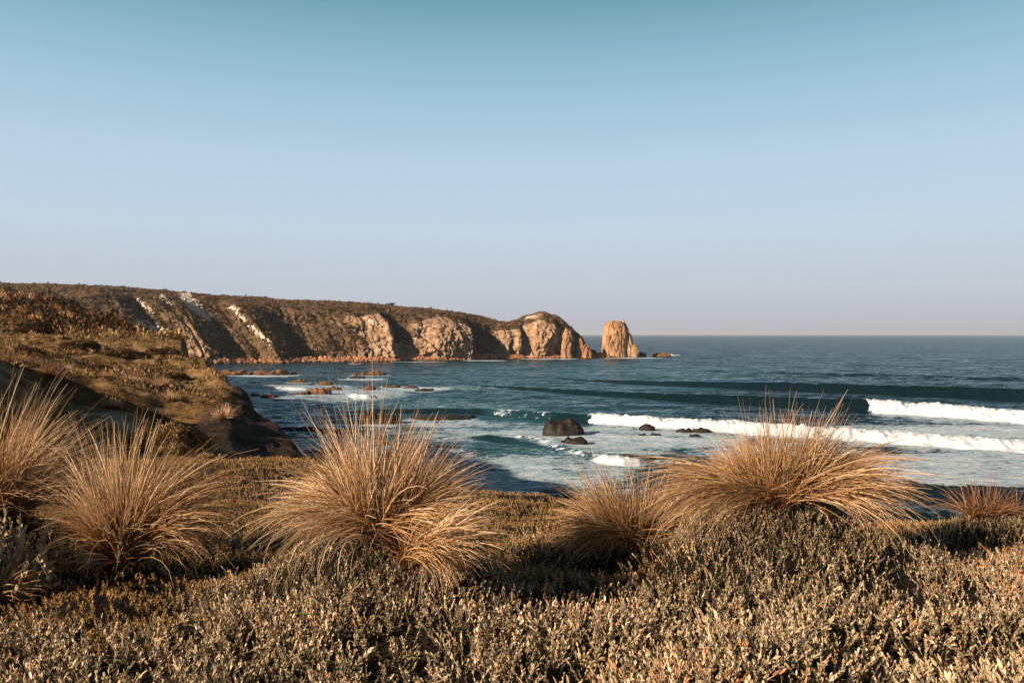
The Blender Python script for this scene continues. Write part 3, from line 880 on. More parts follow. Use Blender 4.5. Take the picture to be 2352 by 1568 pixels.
    pale = np.maximum(pale, blob(850, 735, 870, 745, 9, .8, .2))
    Vv = np.stack([X, Y, Z], -1).reshape(-1, 3)
    b = NB('headland')
    v = b.coord()
    nA = b.noise(v, .07, 6, .6); nB = b.noise(v, .35, 8, .65); nC = b.noise(v, 1.2, 5, .6)
    vg = b.ramp(nB, [(.3, (.018, .013, .009)), (.45, (.062, .040, .022)), (.58, (.125, .078, .043)), (.72, (.23, .14, .078))])
    vg = b.mix(b.mapr(nA, .45, .65, 0, .5), vg, (.13, .075, .03, 1))
    st = b.noise(b.coord((1, 1, .3)), .25, 8, .65, .3)
    rk = b.ramp(st, [(.28, (.13, .07, .042)), (.45, (.29, .175, .105)), (.6, (.40, .272, .185)), (.75, (.51, .385, .285))])
    dirt = b.mapr(b.math('ADD', b.math('MULTIPLY', nB, .6), b.math('MULTIPLY', nC, .4)), .5, .6, 0, .85)
    rk = b.mix(b.math('MULTIPLY', dirt, .8), rk, (.06, .038, .022, 1))
    fz = b.noise(b.coord((1, 1, .14)), .5, 6, .7, .5)
    rk = b.mix(b.mapr(fz, .56, .66, 0, .8), rk, (.05, .03, .02, 1))
    ra = b.math('ADD', b.attr('rock'), b.math('MULTIPLY', b.math('SUBTRACT', nB, .5), 1.6))
    c = b.mix(b.mapr(ra, .35, .65), vg, rk)
    pa = b.math('ADD', b.attr('pale'), b.math('MULTIPLY', b.math('SUBTRACT', nC, .5), 1.8))
    c = b.mix(b.mapr(pa, .35, .6), c, b.ramp(nB, [(.3, (.42, .32, .24)), (.7, (.66, .57, .49))]))
    nm = b.bump(b.math('ADD', nB, b.math('MULTIPLY', nC, .45)), 1.0, 1.6)
    mat = b.out(b.principled(c, .95, nm, .08))
    o = mesh_np('headland', Vv, grid_faces(len(rows), len(s)), mat, attrs=dict(rock=rock, pale=pale))
    tag(o, 'long brown headland with rocky cliffs across the bay', None, kind='structure')
    return X, Y, Z, V, SS, rock, pale


HX, HY, HZ, HV, HS, HR, HP = build_headland()


def ico(sub):
    import bmesh
    bm = bmesh.new(); bmesh.ops.create_icosphere(bm, subdivisions=sub, radius=1)
    v = np.array([x.co[:] for x in bm.verts]); t = np.array([[y.index for y in f.verts] for f in bm.faces]); bm.free()
    return v, t


def build_heath():
    rg = R(91)
    T = [tuft(rg, rg.randint(14, 20), .62, 1.5) for _ in range(8)]
    nr, nc = HX.shape
    n = 13000
    r = rg.randint(20, 215, n); c = rg.randint(350, nc - 12, n)
    cl_ = fbm(HX[r, c] * .06, HY[r, c] * .06, HZ[r, c] * .06, 3)
    ok = (rg.uniform(0, 1, n) < .45 + 1.6 * cl_) & (rg.uniform(0, 1, n) > HR[r, c] * 1.1) & (HP[r, c] < .3) & (HV[r, c] < 2.02) & (HZ[r, c] > 2.5)
    r, c = r[ok], c[ok]
    pos = np.stack([HX[r, c], HY[r, c], HZ[r, c]], -1)
    nn = fbm(pos[:, 0] * .04, pos[:, 1] * .04, pos[:, 2] * .04, 3)
    sc = rg.uniform(.35, 1.0, len(r)) ** 2.2 * 2.5 * (1 - .35 * sstep(HS[r, c], 900, 1200)) * (1 - .4 * (HV[r, c] > 1.3))
    tint = np.clip(.5 + .5 * nn + rg.normal(0, .16, len(r)) + .12 * (HV[r, c] > 1.0), 0, 1)
    pos[:, 2] -= sc * .15
    v, t, cc = scatter(T, pos, sc, tint, rg, .15)
    o = mesh_np('heath', v, t, M['heath'], attrs=dict(tint=cc))
    tag(o, 'dark coastal heath growing over the far headland', 'scrub', kind='stuff')
    # two bushes that stand up on the skyline, and smaller ones
    for i, (px, hh, lab) in enumerate(((848, 1.6, 'dark bush on the headland skyline, left one of the pair'), (898, 2.1, 'larger dark bush on the headland skyline, right one of the pair'),
                                       (130, 2.4, 'wide dark bush on the high skyline at the far left'))):
        k = np.argmin(np.abs(pxy(HX[218], HY[218], HZ[218])[0] - px))
        p = np.array([HX[216, k], HY[216, k], HZ[216, k] - hh * .45])
        rgb = R(300 + i); V, Tt, C = [], [], []; nv = 0
        for j in range(26):
            tv, tt, tc = T[j % 8]
            off = rgb.normal(0, 1, 3) * np.array([hh * .55, hh * .5, hh * .16]) + np.array([0, 0, hh * .55])
            V.append(tv * hh * .45 + off); Tt.append(tt + nv); C.append(np.clip(tc + .25, 0, 1)); nv += len(tv)
        e = empty('bush', p); tag(e, lab, 'bush', 'bushes on the headland skyline')
        mesh_np('foliage', np.concatenate(V), np.concatenate(Tt), M['heath'], e, attrs=dict(tint=np.concatenate(C)))


build_heath()


def build_boulders():
    rg = R(55)
    base, bt = ico(2)
    T = []
    for k in range(10):
        v = base * (1 + .35 * fbm(base[:, 0] * 1.3 + 5 * k, base[:, 1] * 1.3, base[:, 2] * 1.3, 2)[:, None]) * np.array([1, rg.uniform(.7, 1), rg.uniform(.55, .9)])
        T.append((v, bt, np.zeros(len(v))))
    n = 3600
    s = np.where(rg.uniform(0, 1, n) < .12, rg.uniform(490, 760, n), rg.uniform(745, 1440, n)); Db = np.interp(s, HL[:, 0], HL[:, 1]); Db = np.where(s > 1366, 512 + (s - 1366) * .12, Db)
    out = np.interp(s, OUTS[:, 0], OUTS[:, 1]) * .35
    off = rg.uniform(0, 1, n) ** .8
    wid = np.interp(s, [490, 740, 850, 1000, 1300, 1440], [4, 5, 10, 8, 7, 5])
    X = (s - 1176) / F * Db; nx, ny = .45, -.88
    d = out + off * wid
    pos = np.stack([X + nx * d, Db + ny * d, np.maximum(2.3 * (1 - off) ** 1.2, .0) + rg.uniform(-.3, .35, n)], -1)
    sc = rg.uniform(.35, 1.0, n) ** 1.7 * 1.5
    v, t, c = scatter(T, pos, sc, np.zeros(n), rg, .2)
    o = mesh_np('boulders', v, t, M['boulder'], smooth=False)
    tag(o, 'band of rust coloured boulders at the foot of the headland', 'boulders', kind='stuff')


build_boulders()


# ------------------------------------------------------------------ rocks in the sea
def rock(label, px, py, wpx, hpx, mat, seed, depth=.6, flat=1.0, group='rocks in the bay', name='rock', lift=None, jag=1.0):
    D0 = Dsea(py); w = wpx / F * D0; h = hpx / F * D0; dep = max(w * depth, h * .8)
    D = D0 + dep * .4
    v, t = ico(5 if wpx > 30 else 4)
    v = v.copy()
    sgn = np.sign(v)
    v = sgn * np.abs(v) ** np.array([.85, .85, .7])
    v = v * np.array([w / 2, dep / 2, h])
    k = 1.15 / max(h, .16 * w)
    q = v * k
    n = fbm(q[:, 0] + seed * 3.1, q[:, 1], q[:, 2] + seed, 4, ridged=True); n2 = fbm(q[:, 0] * .5 + seed, q[:, 1] * .5 + 7, q[:, 2] * .4, 3)
    n3 = fbm(q[:, 0] * 3 + seed, q[:, 1] * 3, q[:, 2] * 1.5 + 4, 3, ridged=True)
    s = 1 + jag * (.38 * (n - .2) + .30 * n2 + .22 * (n3 - .2))
    v = v * np.stack([.5 + .5 * s, .5 + .5 * s, s * flat], -1)
    lo_ = float(sstep(w / h, 2.6, 6.0)); v[:, 2] *= np.maximum(.15, 1 + (.25 + .55 * lo_) * perlin(v[:, 0] * 4.2 / w + seed * 1.7, v[:, 1] / w, 5.5) + (.12 + .4 * lo_) * perlin(v[:, 0] * 11 / w + seed, v[:, 1] * 3 / w, 2.5))
    top = np.percentile(v[:, 2], 99.5)
    v[:, 2] *= h / max(top, .01)
    v[:, 2] = np.maximum(v[:, 2], -.6 * h - .3)
    o = mesh_np(name, v, t, M[mat], loc=((px - 1176) / F * D, D, lift or 0))
    tag(o, label, 'rock', group)
    return o


ROCKS = [
    (540, 862, 72, 12, 'reef', 'long orange reef rock nearest the dark cliff edge on the left'),
    (627, 861, 96, 12, 'reef', 'longest low orange reef rock, second from the left cliff'),
    (815, 836, 15, 6, 'reef', 'tiny rock just off the boulder shore of the headland'),
    (850, 862, 68, 10, 'reef', 'flat pale brown rock, farthest of the mid bay rocks'),
    (822, 869, 34, 6, 'darkrock', 'low dark rock just in front of the flat pale brown one'),
    (686, 880, 40, 9, 'reef', 'rounded brown rock alone in smooth water left of mid bay'),
    (747, 885, 32, 9, 'reef', 'small humped brown rock right of the rounded lone one'),
    (768, 896, 32, 9, 'reef', 'brown rock touching the right end of the craggy cluster'),
    (735, 906, 50, 15, 'reef', 'tallest craggy brown rock of the left reef cluster'),
    (692, 907, 40, 8, 'reef', 'low craggy rock on the left of the reef cluster'),
    (848, 896, 27, 10, 'reef', 'small orange block standing alone before the white breaker'),
    (900, 890, 40, 5, 'reef', 'thin orange ledge awash right of the orange block'),
    (943, 891, 30, 5, 'reef', 'short orange ledge at the far end of the thin one'),
    (975, 899, 42, 6, 'darkrock', 'dark ledge with foam on its right end in mid bay'),
    (618, 914, 36, 9, 'reef', 'rugged low rock near the foot of the left cliff'),
    (585, 910, 20, 7, 'reef', 'small rock right against the left cliff outline'),
    (640, 920, 26, 4, 'darkrock', 'dark wet ledge in front of the rugged low rock'),
    (872, 974, 92, 24, 'darkrock', 'long black rock behind the top of the centre tussock'),
    (1015, 964, 130, 8, 'darkrock', 'thin black ledge running right from the long black rock'),
    (1293, 1000, 86, 37, 'darkrock', 'biggest black rock, domed, amid foam in front of the waves'),
    (1317, 1021, 58, 16, 'darkrock', 'black rock streaming with foam just before the biggest one'),
    (1487, 989, 34, 15, 'darkrock', 'squarish dark rock close under the long white breaker'),
    (1476, 1001, 18, 6, 'darkrock', 'tiny dark rock, left of two, below the squarish one'),
    (1505, 1001, 27, 6, 'darkrock', 'tiny dark rock, right of two, below the squarish one'),
    (1572, 993, 34, 9, 'darkrock', 'low brown rock on the left of the right hand group'),
    (1612, 994, 40, 11, 'darkrock', 'widest low rock of the right hand group in the foam'),
    (1597, 1004, 24, 7, 'darkrock', 'small rock nearest the viewer in the right hand group'),
    (1646, 990, 22, 4, 'darkrock', 'thin rock at the right end of the right hand group'),
    (742, 1040, 80, 6, 'darkrock', 'flat brown shelf in the pale shallows by the left cliff'),
    (725, 1056, 100, 6, 'darkrock', 'wider flat shelf nearest the clifftop in the shallows'),
    (1440, 1058, 120, 7, 'darkrock', 'broken dark ledge awash behind the small breaker'),
]
for i, (px, py, w, h, mt, lab) in enumerate(ROCKS):
    rock(lab, px, py, w, h, mt, i + 1, .55 if h / w > .2 else .8, jag=1.0)

# round the sea stack
rock('dark low rock trailing off the right foot of the sea stack', 1467, 821, 30, 13, 'darkrock', 41, .7, group='rocks round the sea stack')
rock('orange islet with white spray beyond the sea stack', 1520, 820, 38, 10, 'reef', 42, .6, group='rocks round the sea stack')
rock('dark upright stub in the gap left of the sea stack', 1364, 822, 15, 20, 'darkrock', 43, .8, group='rocks round the sea stack')
rock('brown boulder leaning on the left foot of the sea stack', 1379, 822, 18, 13, 'boulder', 44, .8, group='rocks round the sea stack')


def rock_column(name, parent, base, prof, dep, seed, mat, nseg=150, nz=130):
    """prof: list of (height, x_left, x_right) in metres; returns a craggy column"""
    hs = [p[0] for p in prof]; H = hs[-1]
    V = []
    for i in range(nz):
        z = H * (i / (nz - 1)); xl = np.interp(z, hs, [p[1] for p in prof]); xr = np.interp(z, hs, [p[2] for p in prof])
        cx, rx = (xl + xr) / 2, (xr - xl) / 2; ry = min(dep / 2, dep / 2 * (rx / (max(p[2] - p[1] for p in prof) / 2)) ** .6)
        a = np.linspace(0, 2 * pi, nseg, endpoint=False)
        c, s = np.cos(a), np.sin(a); e = .82
        V.append(np.stack([cx + rx * np.sign(c) * np.abs(c) ** e, ry * np.sign(s) * np.abs(s) ** e, np.full(nseg, z)], -1))
    V = np.array(V)
    c = np.stack([np.broadcast_to((V[:, :, 0].mean(1))[:, None], V.shape[:2]), np.zeros(V.shape[:2]), V[:, :, 2]], -1)
    d = V - c; r = np.linalg.norm(d, axis=2, keepdims=True); d = d / np.maximum(r, .01)
    x, y, z = V[..., 0], V[..., 1], V[..., 2]
    n = 1.0 * (fbm(x * .16 + seed, y * .16, z * .06, 3, ridged=True) - .2) + .55 * (fbm(x * .45 + seed, y * .45 + z * .12, z * .16, 4, ridged=True) - .2) + .25 * fbm(x * 1.2, y * 1.2, z * .9 + seed, 3)
    # a few ledges slanting across the face
    n = n - .5 * np.exp(-((((z + .35 * x + seed) % 5.1) - 2.5) / .28) ** 2) * (perlin(x * .2, y * .2, z * .2 + 4) > -.1)
    n = n - 1.1 * np.exp(-(perlin(x * .28 + seed, y * .28, z * .05) / .07) ** 2)
    fade = np.minimum(1, r[..., 0] / 1.5)
    V = V + d * (n * fade)[..., None] * 1.05
    V[..., 2] += .5 * fbm(V[..., 0] * .4, V[..., 1] * .4, seed, 3) * sstep(z, H * .75, H)
    F_ = grid_faces(nz, nseg, True)
    # cap with shrinking rings
    last = V[-1]; cen = last.mean(0); caps = []
    for k in (.75, .5, .25, .02):
        q = cen + (last - cen) * k; q[:, 2] += .5 * (1 - k) + .5 * fbm(q[:, 0] * .7, q[:, 1] * .7, seed + 2.2, 3); caps.append(q)
    V = np.concatenate([V, np.array(caps)])
    return mesh_np(name, V.reshape(-1, 3), grid_faces(len(V), nseg, True), M[mat], parent)


def build_stack():
    D = 520.0; u = D / F
    X0 = (1416 - 1176) / F * D
    e = empty('sea_stack', (X0, D, -1)); tag(e, 'tall square topped rock stack standing off the headland tip', 'sea stack')
    P_ = lambda y, l, r: ((CAMZ + (HOR - y) * u) + 1, (l - 1416) * u, (r - 1416) * u)
    rock_column('pinnacle', e, None, [(0, -35 * u, 30 * u), P_(818, 1381, 1440), P_(800, 1383, 1439), P_(780, 1386, 1441), P_(760, 1389, 1441), P_(750, 1391, 1437), P_(744, 1392, 1432), P_(740, 1396, 1428), P_(738, 1400, 1424)], 17, 3.3, 'stack')
    q = rock_column('side_pillar', e, None, [(0, 20 * u, 35 * u), P_(818, 1434, 1451), P_(790, 1436, 1449), P_(772, 1438, 1448), P_(765, 1440, 1446)], 7, 8.1, 'stack', 90, 80)
    q.location = (0, -2.5, 0)
    q = rock_column('foot_boulder', e, None, [(0, 30 * u, 50 * u), P_(818, 1445, 1464), P_(802, 1446, 1463), P_(794, 1449, 1460), P_(791, 1452, 1457)], 6, 5.5, 'stack', 90, 60)
    q.location = (0, -3.5, 0)
    q = rock_column('crown_spike', e, None, [P_(748, 1427, 1438), P_(742, 1429, 1435), P_(735, 1430, 1432.5)], 3, 2.2, 'stack', 40, 24)
    # leaning spires at the very end of the headland
    for i, (px, yb, yt, wd, dd, lab) in enumerate(((1300, 815, 756, 22, 503, 'tall pale rock spire leaning against the headland end cliff'), (1332, 812, 776, 20, 508, 'dark topped rock spire on the descending headland tip'),
                                                  (1346, 818, 790, 22, 506, 'broad broken buttress at the waterline of the headland tip'))):
        uu = dd / F
        ee = empty('rock_spire', ((px - 1176) / F * dd, dd - 5, -1)); tag(ee, lab, 'rock', 'spires at the headland tip')
        hb = 0; hm = CAMZ + (HOR - (yb * .45 + yt * .55)) * uu + 1; ht = CAMZ + (HOR - yt) * uu + 1
        w = wd * uu / 2
        rock_column('spire', ee, None, [(0, -w * 1.1, w * 1.2), (hm * .6, -w * .9, w), (hm, -w * .75, w * .6), (ht * .95, -w * .4, w * .25), (ht, -w * .2, w * .1)], wd * uu * .9, 11 + i * 3, 'boulder' if i == 2 else 'stack', 100, 90)


build_stack()


# ------------------------------------------------------------------ sea
# breaking and unbroken waves: foot of the face as (px, row) points, height (m), how broken (0..1)
WAVES = [
    dict(p=[(1150, 862), (1350, 876), (1500, 886), (1800, 897), (2100, 910), (2352, 921), (2800, 945)], a=[.0, .5, 1.2, 2.0, 2.3, 2.5, 2.6], f=[0, 0, 0, 0, 0, 0, 0], lb=9, lf=3.0),
    dict(p=[(1000, 876), (1230, 899), (1500, 918), (1750, 932), (1965, 945), (2015, 949), (2352, 972), (2800, 1004)], a=[.0, .8, 1.3, 1.8, 2.15, 2.1, 1.6, 1.5], f=[0, 0, 0, 0, 0, 1, 1, 1], lb=8, lf=2.4),
    dict(p=[(760, 948), (870, 948), (1000, 950), (1105, 953), (1130, 955), (1260, 964), (1285, 967), (1335, 971), (1368, 974), (1640, 992), (1900, 1010), (2352, 1040), (2800, 1072)],
         a=[0, .6, .85, .9, .95, 1.0, 1.1, 1.15, 1.35, 1.5, 1.35, 1.15, 1.1], f=[0, 0, 0, 0, .5, .5, 0, 0, 1, 1, 1, 1, 1], lb=6, lf=1.9),
    dict(p=[(1780, 1120), (1900, 1128), (2050, 1146), (2200, 1168), (2352, 1198), (2800, 1290)], a=[0, .5, .95, 1.15, 1.2, 1.2], f=[0, 0, 0, 0, 0, 0], lb=5, lf=2.6),
    dict(p=[(1800, 1182), (2000, 1192), (2300, 1216), (2700, 1260)], a=[0, .45, .5, .5], f=[0] * 4, lb=3, lf=1.6),
    dict(p=[(1355, 1060), (1385, 1067), (1430, 1073), (1470, 1072), (1495, 1068)], a=[.0, .8, 1.0, .7, 0], f=[.8, 1, 1, 1, .8], lb=3, lf=1.2),
    dict(p=[(800, 912), (815, 916), (845, 917), (880, 913), (910, 911)], a=[0, 1.0, .9, .35, 0], f=[1, 1, 1, 1, 1], lb=5, lf=2.0),
    dict(p=[(520, 886), (560, 890), (690, 896), (720, 897)], a=[.0, .6, .55, 0], f=[0, 1, 1, 0], lb=4, lf=2),
    dict(p=[(1150, 1002), (1185, 1010), (1260, 1020), (1300, 1022)], a=[0, .3, .35, 0], f=[.5, .62, .62, .5], lb=3, lf=1.5),
    dict(p=[(1255, 1028), (1270, 1034), (1340, 1046), (1400, 1047)], a=[0, .35, .4, 0], f=[.5, .66, .66, .5], lb=3, lf=1.2),
    dict(p=[(560, 985), (700, 990), (820, 996)], a=[0, .5, 0], f=[0, 0, 0], lb=4, lf=2.5),
    dict(p=[(1500, 850), (1900, 862), (2352, 876)], a=[0, .7, .8], f=[0, 0, 0], lb=14, lf=7),
    dict(p=[(1050, 1010), (1120, 1012), (1180, 1020), (1250, 1030)], a=[0, .5, .4, 0], f=[0, 0, 0, 0], lb=3, lf=2),
    dict(p=[(1500, 812), (1545, 817), (1562, 817), (1575, 816)], a=[0, .9, .6, 0], f=[0, 1, 1, 0], lb=5, lf=3),
]
# thin foam and lace: (px, row, half width, half height, strength)
LACE = [(2230, 1000, 420, 30, .74), (2000, 985, 160, 14, .6), (2250, 1085, 420, 62, .70), (1800, 1040, 260, 30, .62), (1560, 1010, 190, 24, .70), (1330, 1010, 150, 24, .72), (1420, 1035, 160, 20, .62),
        (1480, 1060, 90, 14, .5), (640, 893, 150, 12, .62), (820, 905, 150, 16, .62), (620, 920, 110, 14, .66), (900, 1000, 200, 30, .45), (1060, 1000, 130, 22, .55), (1200, 1000, 130, 18, .68), (1230, 985, 90, 10, .5), (720, 975, 140, 12, .5), (1080, 890, 120, 8, .4), (960, 893, 100, 6, .72), (1010, 972, 160, 12, .6), (1130, 975, 120, 10, .5), (770, 1030, 110, 34, .78),
        (1150, 1090, 220, 54, .66), (1270, 1085, 230, 50, .62), (1010, 1070, 150, 50, .6), (640, 950, 130, 22, .5), (700, 905, 240, 26, .55), (1100, 930, 160, 14, .36), (1420, 1000, 260, 30, .6), (1230, 1040, 100, 20, .42), (700, 960, 130, 12, .42), (850, 862, 60, 3, .6), (610, 863, 90, 3.5, .8), (830, 871, 70, 3, .7), (770, 888, 50, 4, .6), (1255, 824, 90, 1.9, .85), (1110, 828, 60, 1.5, .8), (1440, 822, 100, 1.8, .85), (960, 831, 90, 1.2, .6),
        (1380, 1120, 160, 26, .42), (2280, 1125, 240, 24, .72), (1750, 1075, 200, 26, .45), (1800, 780, 900, 3, .2), (2100, 800, 500, 4, .28), (1950, 830, 300, 3, .25)]


def build_sea():
    ys = np.concatenate([np.arange(1330, 1060, -1.3), np.arange(1060, 860, -.48), np.arange(860, 775, -.8), 768 + 7 * np.exp(-np.linspace(0, 3.2, 26))])
    px = np.concatenate([np.arange(-900, 380, 16), np.arange(380, 2480, 2.6), np.arange(2480, 3200, 16)])
    PX, PY = np.meshgrid(px, ys)
    D = CAMZ * F / (PY - HOR); X = (PX - 1176) / F * D; Y = D
    near = sstep(Y, 900, 350)
    Z = (.17 * perlin(X * .09, Y * .16, 1.3) + .12 * perlin(X * .22, Y * .4, 5.1) + .07 * perlin(X * .55, Y * .8, 2.2)) * (.3 + .7 * near)
    foam = np.zeros_like(X); lace = np.zeros_like(X)
    lump = fbm(X * .35, Y * .35, 4.4, 4); fine = fbm(X * 1.1, Y * 1.1, 1.4, 3)
    for w in WAVES:
        p = np.array(w['p'], float)
        gx = np.arange(p[0, 0] - 80, p[-1, 0] + 80, 2.0)

        def smo(v, n):
            kk = np.hanning(2 * n + 3)[1:-1]
            return np.convolve(np.pad(v, n, mode='edge'), kk / kk.sum(), 'valid')
        span = p[-1, 0] - p[0, 0]; ns = int(np.clip(span / 30, 4, 40))
        row = np.interp(gx, p[:, 0], p[:, 1])
        e = gx < p[0, 0]; row[e] = p[0, 1] + (gx[e] - p[0, 0]) * (p[1, 1] - p[0, 1]) / (p[1, 0] - p[0, 0])
        e = gx > p[-1, 0]; row[e] = p[-1, 1] + (gx[e] - p[-1, 0]) * (p[-1, 1] - p[-2, 1]) / (p[-1, 0] - p[-2, 0])
        row = smo(row, ns)
        lpx = gx; ly = CAMZ * F / (row - HOR); lx = (gx - 1176) / F * ly
        la = smo(np.interp(gx, p[:, 0], w['a'], 0, 0), max(3, ns // 2)); lf_ = smo(np.interp(gx, p[:, 0], w['f']), 5)
        i0, i1 = np.searchsorted(px, [lpx.min(), lpx.max()])
        sl = (slice(None), slice(i0, i1))
        x, y = X[sl], Y[sl]
        lo = np.interp(PX[sl], lpx, ly)       # distance of the foot along this column
        A = np.interp(PX[sl], lpx, la, 0, 0); Fo = np.interp(PX[sl], lpx, lf_, 0, 0)
        sx = smo(np.gradient(lx), 25); sy = smo(np.gradient(ly), 25); cosn = np.abs(sx) / np.hypot(sx, sy)
        cn = np.interp(PX[sl], lpx, cosn)
        d = (y - lo) * cn + (.8 + .7 * Fo) * lump[sl] * np.clip(w['lf'] / 2.2, .5, 1.3)   # >0 behind the foot, to seaward
        tap = .35 + .65 * np.clip(A / max(w['a']), 0, 1); lf, lb = w['lf'] * tap, w['lb']
        prof = np.where(d < lf, sstep(d, -.1 * lf, lf) , np.exp(-((d - lf) / lb) ** 2)) * (d > -lf)
        prof = np.where(d < -.1 * lf, 0, prof)
        rag = 1 + Fo * (.45 * lump[sl] + .30 * fine[sl])
        Z[sl] += A * prof * rag + Fo * (.12 * fine[sl]) * (prof > .15) * np.minimum(A, 1)
        m = np.clip(A / .4 + .8 * fine[sl] * (A < .5), 0, 1) * (A > .02)
        br = sstep(d, -.25 * lf, .12 * lf) * sstep(d, lf * 2.2 + 1.2 * lump[sl], lf * 1.35 + 1.2 * lump[sl])
        if True:
            part = sstep(Fo + .55 * fine[sl] * (Fo < .97), .55, .8)
            lace[sl] = np.maximum(lace[sl], .9 * br * m * np.clip(2 * Fo, 0, 1))
            foam[sl] = np.maximum(foam[sl], br * m * part)
            lace[sl] = np.maximum(lace[sl], Fo * m * .8 * sstep(d, lf * 6, lf * 1.2) * sstep(d, -5.5 * lf, -.1 * lf))
        # dark smooth face keeps clear of thin foam
        face = sstep(d, -.5 * lf, 0) * sstep(d, 1.35 * lf, 1.0 * lf) * np.clip(A / .6, 0, 1) * (1 - Fo)
        w.setdefault('face', []).append((sl, face))
    for cx, cy, rx, ry, k in LACE:
        q = ((PX - cx) / rx) ** 2 + ((PY - cy) / ry) ** 2
        lace = np.maximum(lace, min(.95, k + .14 * (k > .3)) * sstep(q, 1.4, .3))
    fsum = np.zeros_like(X)
    for w in WAVES:
        for sl, face in w['face']:
            lace[sl] *= 1 - .92 * face; fsum[sl] = np.maximum(fsum[sl], face)
    # rock wash
    for (rpx, rpy, rw, rh, mt, lab) in ROCKS:
        q = ((PX - rpx) / (rw * .66 + 6)) ** 2 + ((PY - rpy + 1) / (max(2.0, rh * .22) + .06 * (rpy - 850).clip(0) if hasattr(rpy, 'clip') else max(2.0, rh * .22) + .03 * max(0, rpy - 850))) ** 2
        lace = np.maximum(lace, .82 * sstep(q, 1.7, .4))
    teal = sstep(((PX - 1120) / 600) ** 2 + ((PY - 1020) / 170) ** 2, 1.2, .1) * (.6 + .8 * fbm(X * .04, Y * .04, 6.1, 3))
    teal = np.maximum(teal, .55 * sstep(((PX - 1350) / 500) ** 2 + ((PY - 870) / 40) ** 2, 1.2, .2))
    teal = np.clip(teal, 0, 1) * (1 - .9 * fsum)
    V = np.stack([X, Y, Z], -1).reshape(-1, 3)
    b = NB('sea_water')
    v = b.coord((1, 1, 0))
    # facets of the water: slopes from three sizes of ripple, steeper on the shoreward side
    def facets(sc, vec, amp):
        t = b.n('ShaderNodeTexNoise'); t.inputs['Scale'].default_value = sc; t.inputs['Detail'].default_value = 3; t.inputs['Roughness'].default_value = .6
        b.l(vec, t.inputs['Vector'])
        a = b.n('ShaderNodeVectorMath', operation='SUBTRACT'); b.l(t.outputs['Color'], a.inputs[0]); a.inputs[1].default_value = (.5, .5, .5)
        m = b.n('ShaderNodeVectorMath', operation='MULTIPLY'); b.l(a.outputs[0], m.inputs[0]); m.inputs[1].default_value = (amp * .7, amp, 0)
        return m.outputs[0]
    def vadd(p, q):
        a = b.n('ShaderNodeVectorMath', operation='ADD')
        for k, z in enumerate((p, q)):
            if isinstance(z, tuple):
                a.inputs[k].default_value = z
            else:
                b.l(z, a.inputs[k])
        return a.outputs[0]
    fa = vadd(vadd(facets(.16, b.coord((.4, 1, 0)), .55), facets(.8, b.coord((.5, 1, 0)), 1.0)), facets(3.5, b.coord((.6, 1, 0)), .9))
    geo = b.n('ShaderNodeNewGeometry')
    nn_ = vadd(vadd(geo.outputs['Normal'], fa), (.0, -.20, 0.0))
    nz_ = b.n('ShaderNodeVectorMath', operation='NORMALIZE'); b.l(nn_, nz_.inputs[0]); nm = nz_.outputs[0]
    deep = b.mix(b.attr('teal'), (.0022, .010, .014, 1), (.020, .074, .094, 1))
    wat = b.n('ShaderNodeBsdfPrincipled'); b.l(deep, wat.inputs['Base Color']); wat.inputs['Roughness'].default_value = .16; wat.inputs['IOR'].default_value = 1.33
    b.l(nm, wat.inputs['Normal'])
    # foam: solid white water plus lace broken by two scales of noise
    f1 = b.noise(b.coord((.45, 1, 0)), .5, 7, .7, 1.0); f2 = b.noise(b.coord((.7, 1, 0)), 1.7, 5, .65, .6)
    fn = b.math('ADD', b.math('MULTIPLY', f1, .52), b.math('MULTIPLY', f2, .48))
    th = b.math('SUBTRACT', .725, b.math('MULTIPLY', b.attr('lace'), .40))
    thin = b.mapr(fn, th, b.math('ADD', th, .07))
    thin = b.math('MULTIPLY', thin, b.mapr(b.attr('lace'), .05, .3))
    solid = b.mapr(b.math('ADD', b.attr('foam'), b.math('MULTIPLY', b.math('SUBTRACT', fn, .5), .9)), .38, .6)
    white = b.mapr(fn, b.math('ADD', th, .05), b.math('ADD', th, .22))
    fo = b.math('MAXIMUM', b.math('MULTIPLY', thin, b.math('ADD', .62, b.math('MULTIPLY', white, .36))), solid, clamp=True)
    fm = b.principled(b.mix(b.math('MAXIMUM', solid, white), (.42, .54, .64, 1), (.47, .51, .56, 1)), .9, b.bump(b.noise(v, 3.0, 6, .7), .6, .25), .1)
    mx = b.n('ShaderNodeMixShader'); b.l(fo, mx.inputs[0]); b.l(wat.outputs[0], mx.inputs[1]); b.l(fm, mx.inputs[2])
    o = mesh_np('sea', V, grid_faces(len(ys), len(px))[:, ::-1], b.out(mx.outputs[0]), attrs=dict(foam=foam, lace=lace, teal=np.clip(teal, 0, 1)))
    tag(o, 'teal sea with breaking waves and foam', None, kind='structure')


build_sea()

# sea bed under everything near the shore
sb = NB('sea_bed')
mesh_np('sea_bed', np.array([(-900, -60, -20), (900, -60, -20), (900, 900, -20), (-900, 900, -20)]), np.array([(0, 1, 2, 3)]), sb.out(sb.principled((.05, .05, .045, 1), .9)))['kind'] = 'structure'


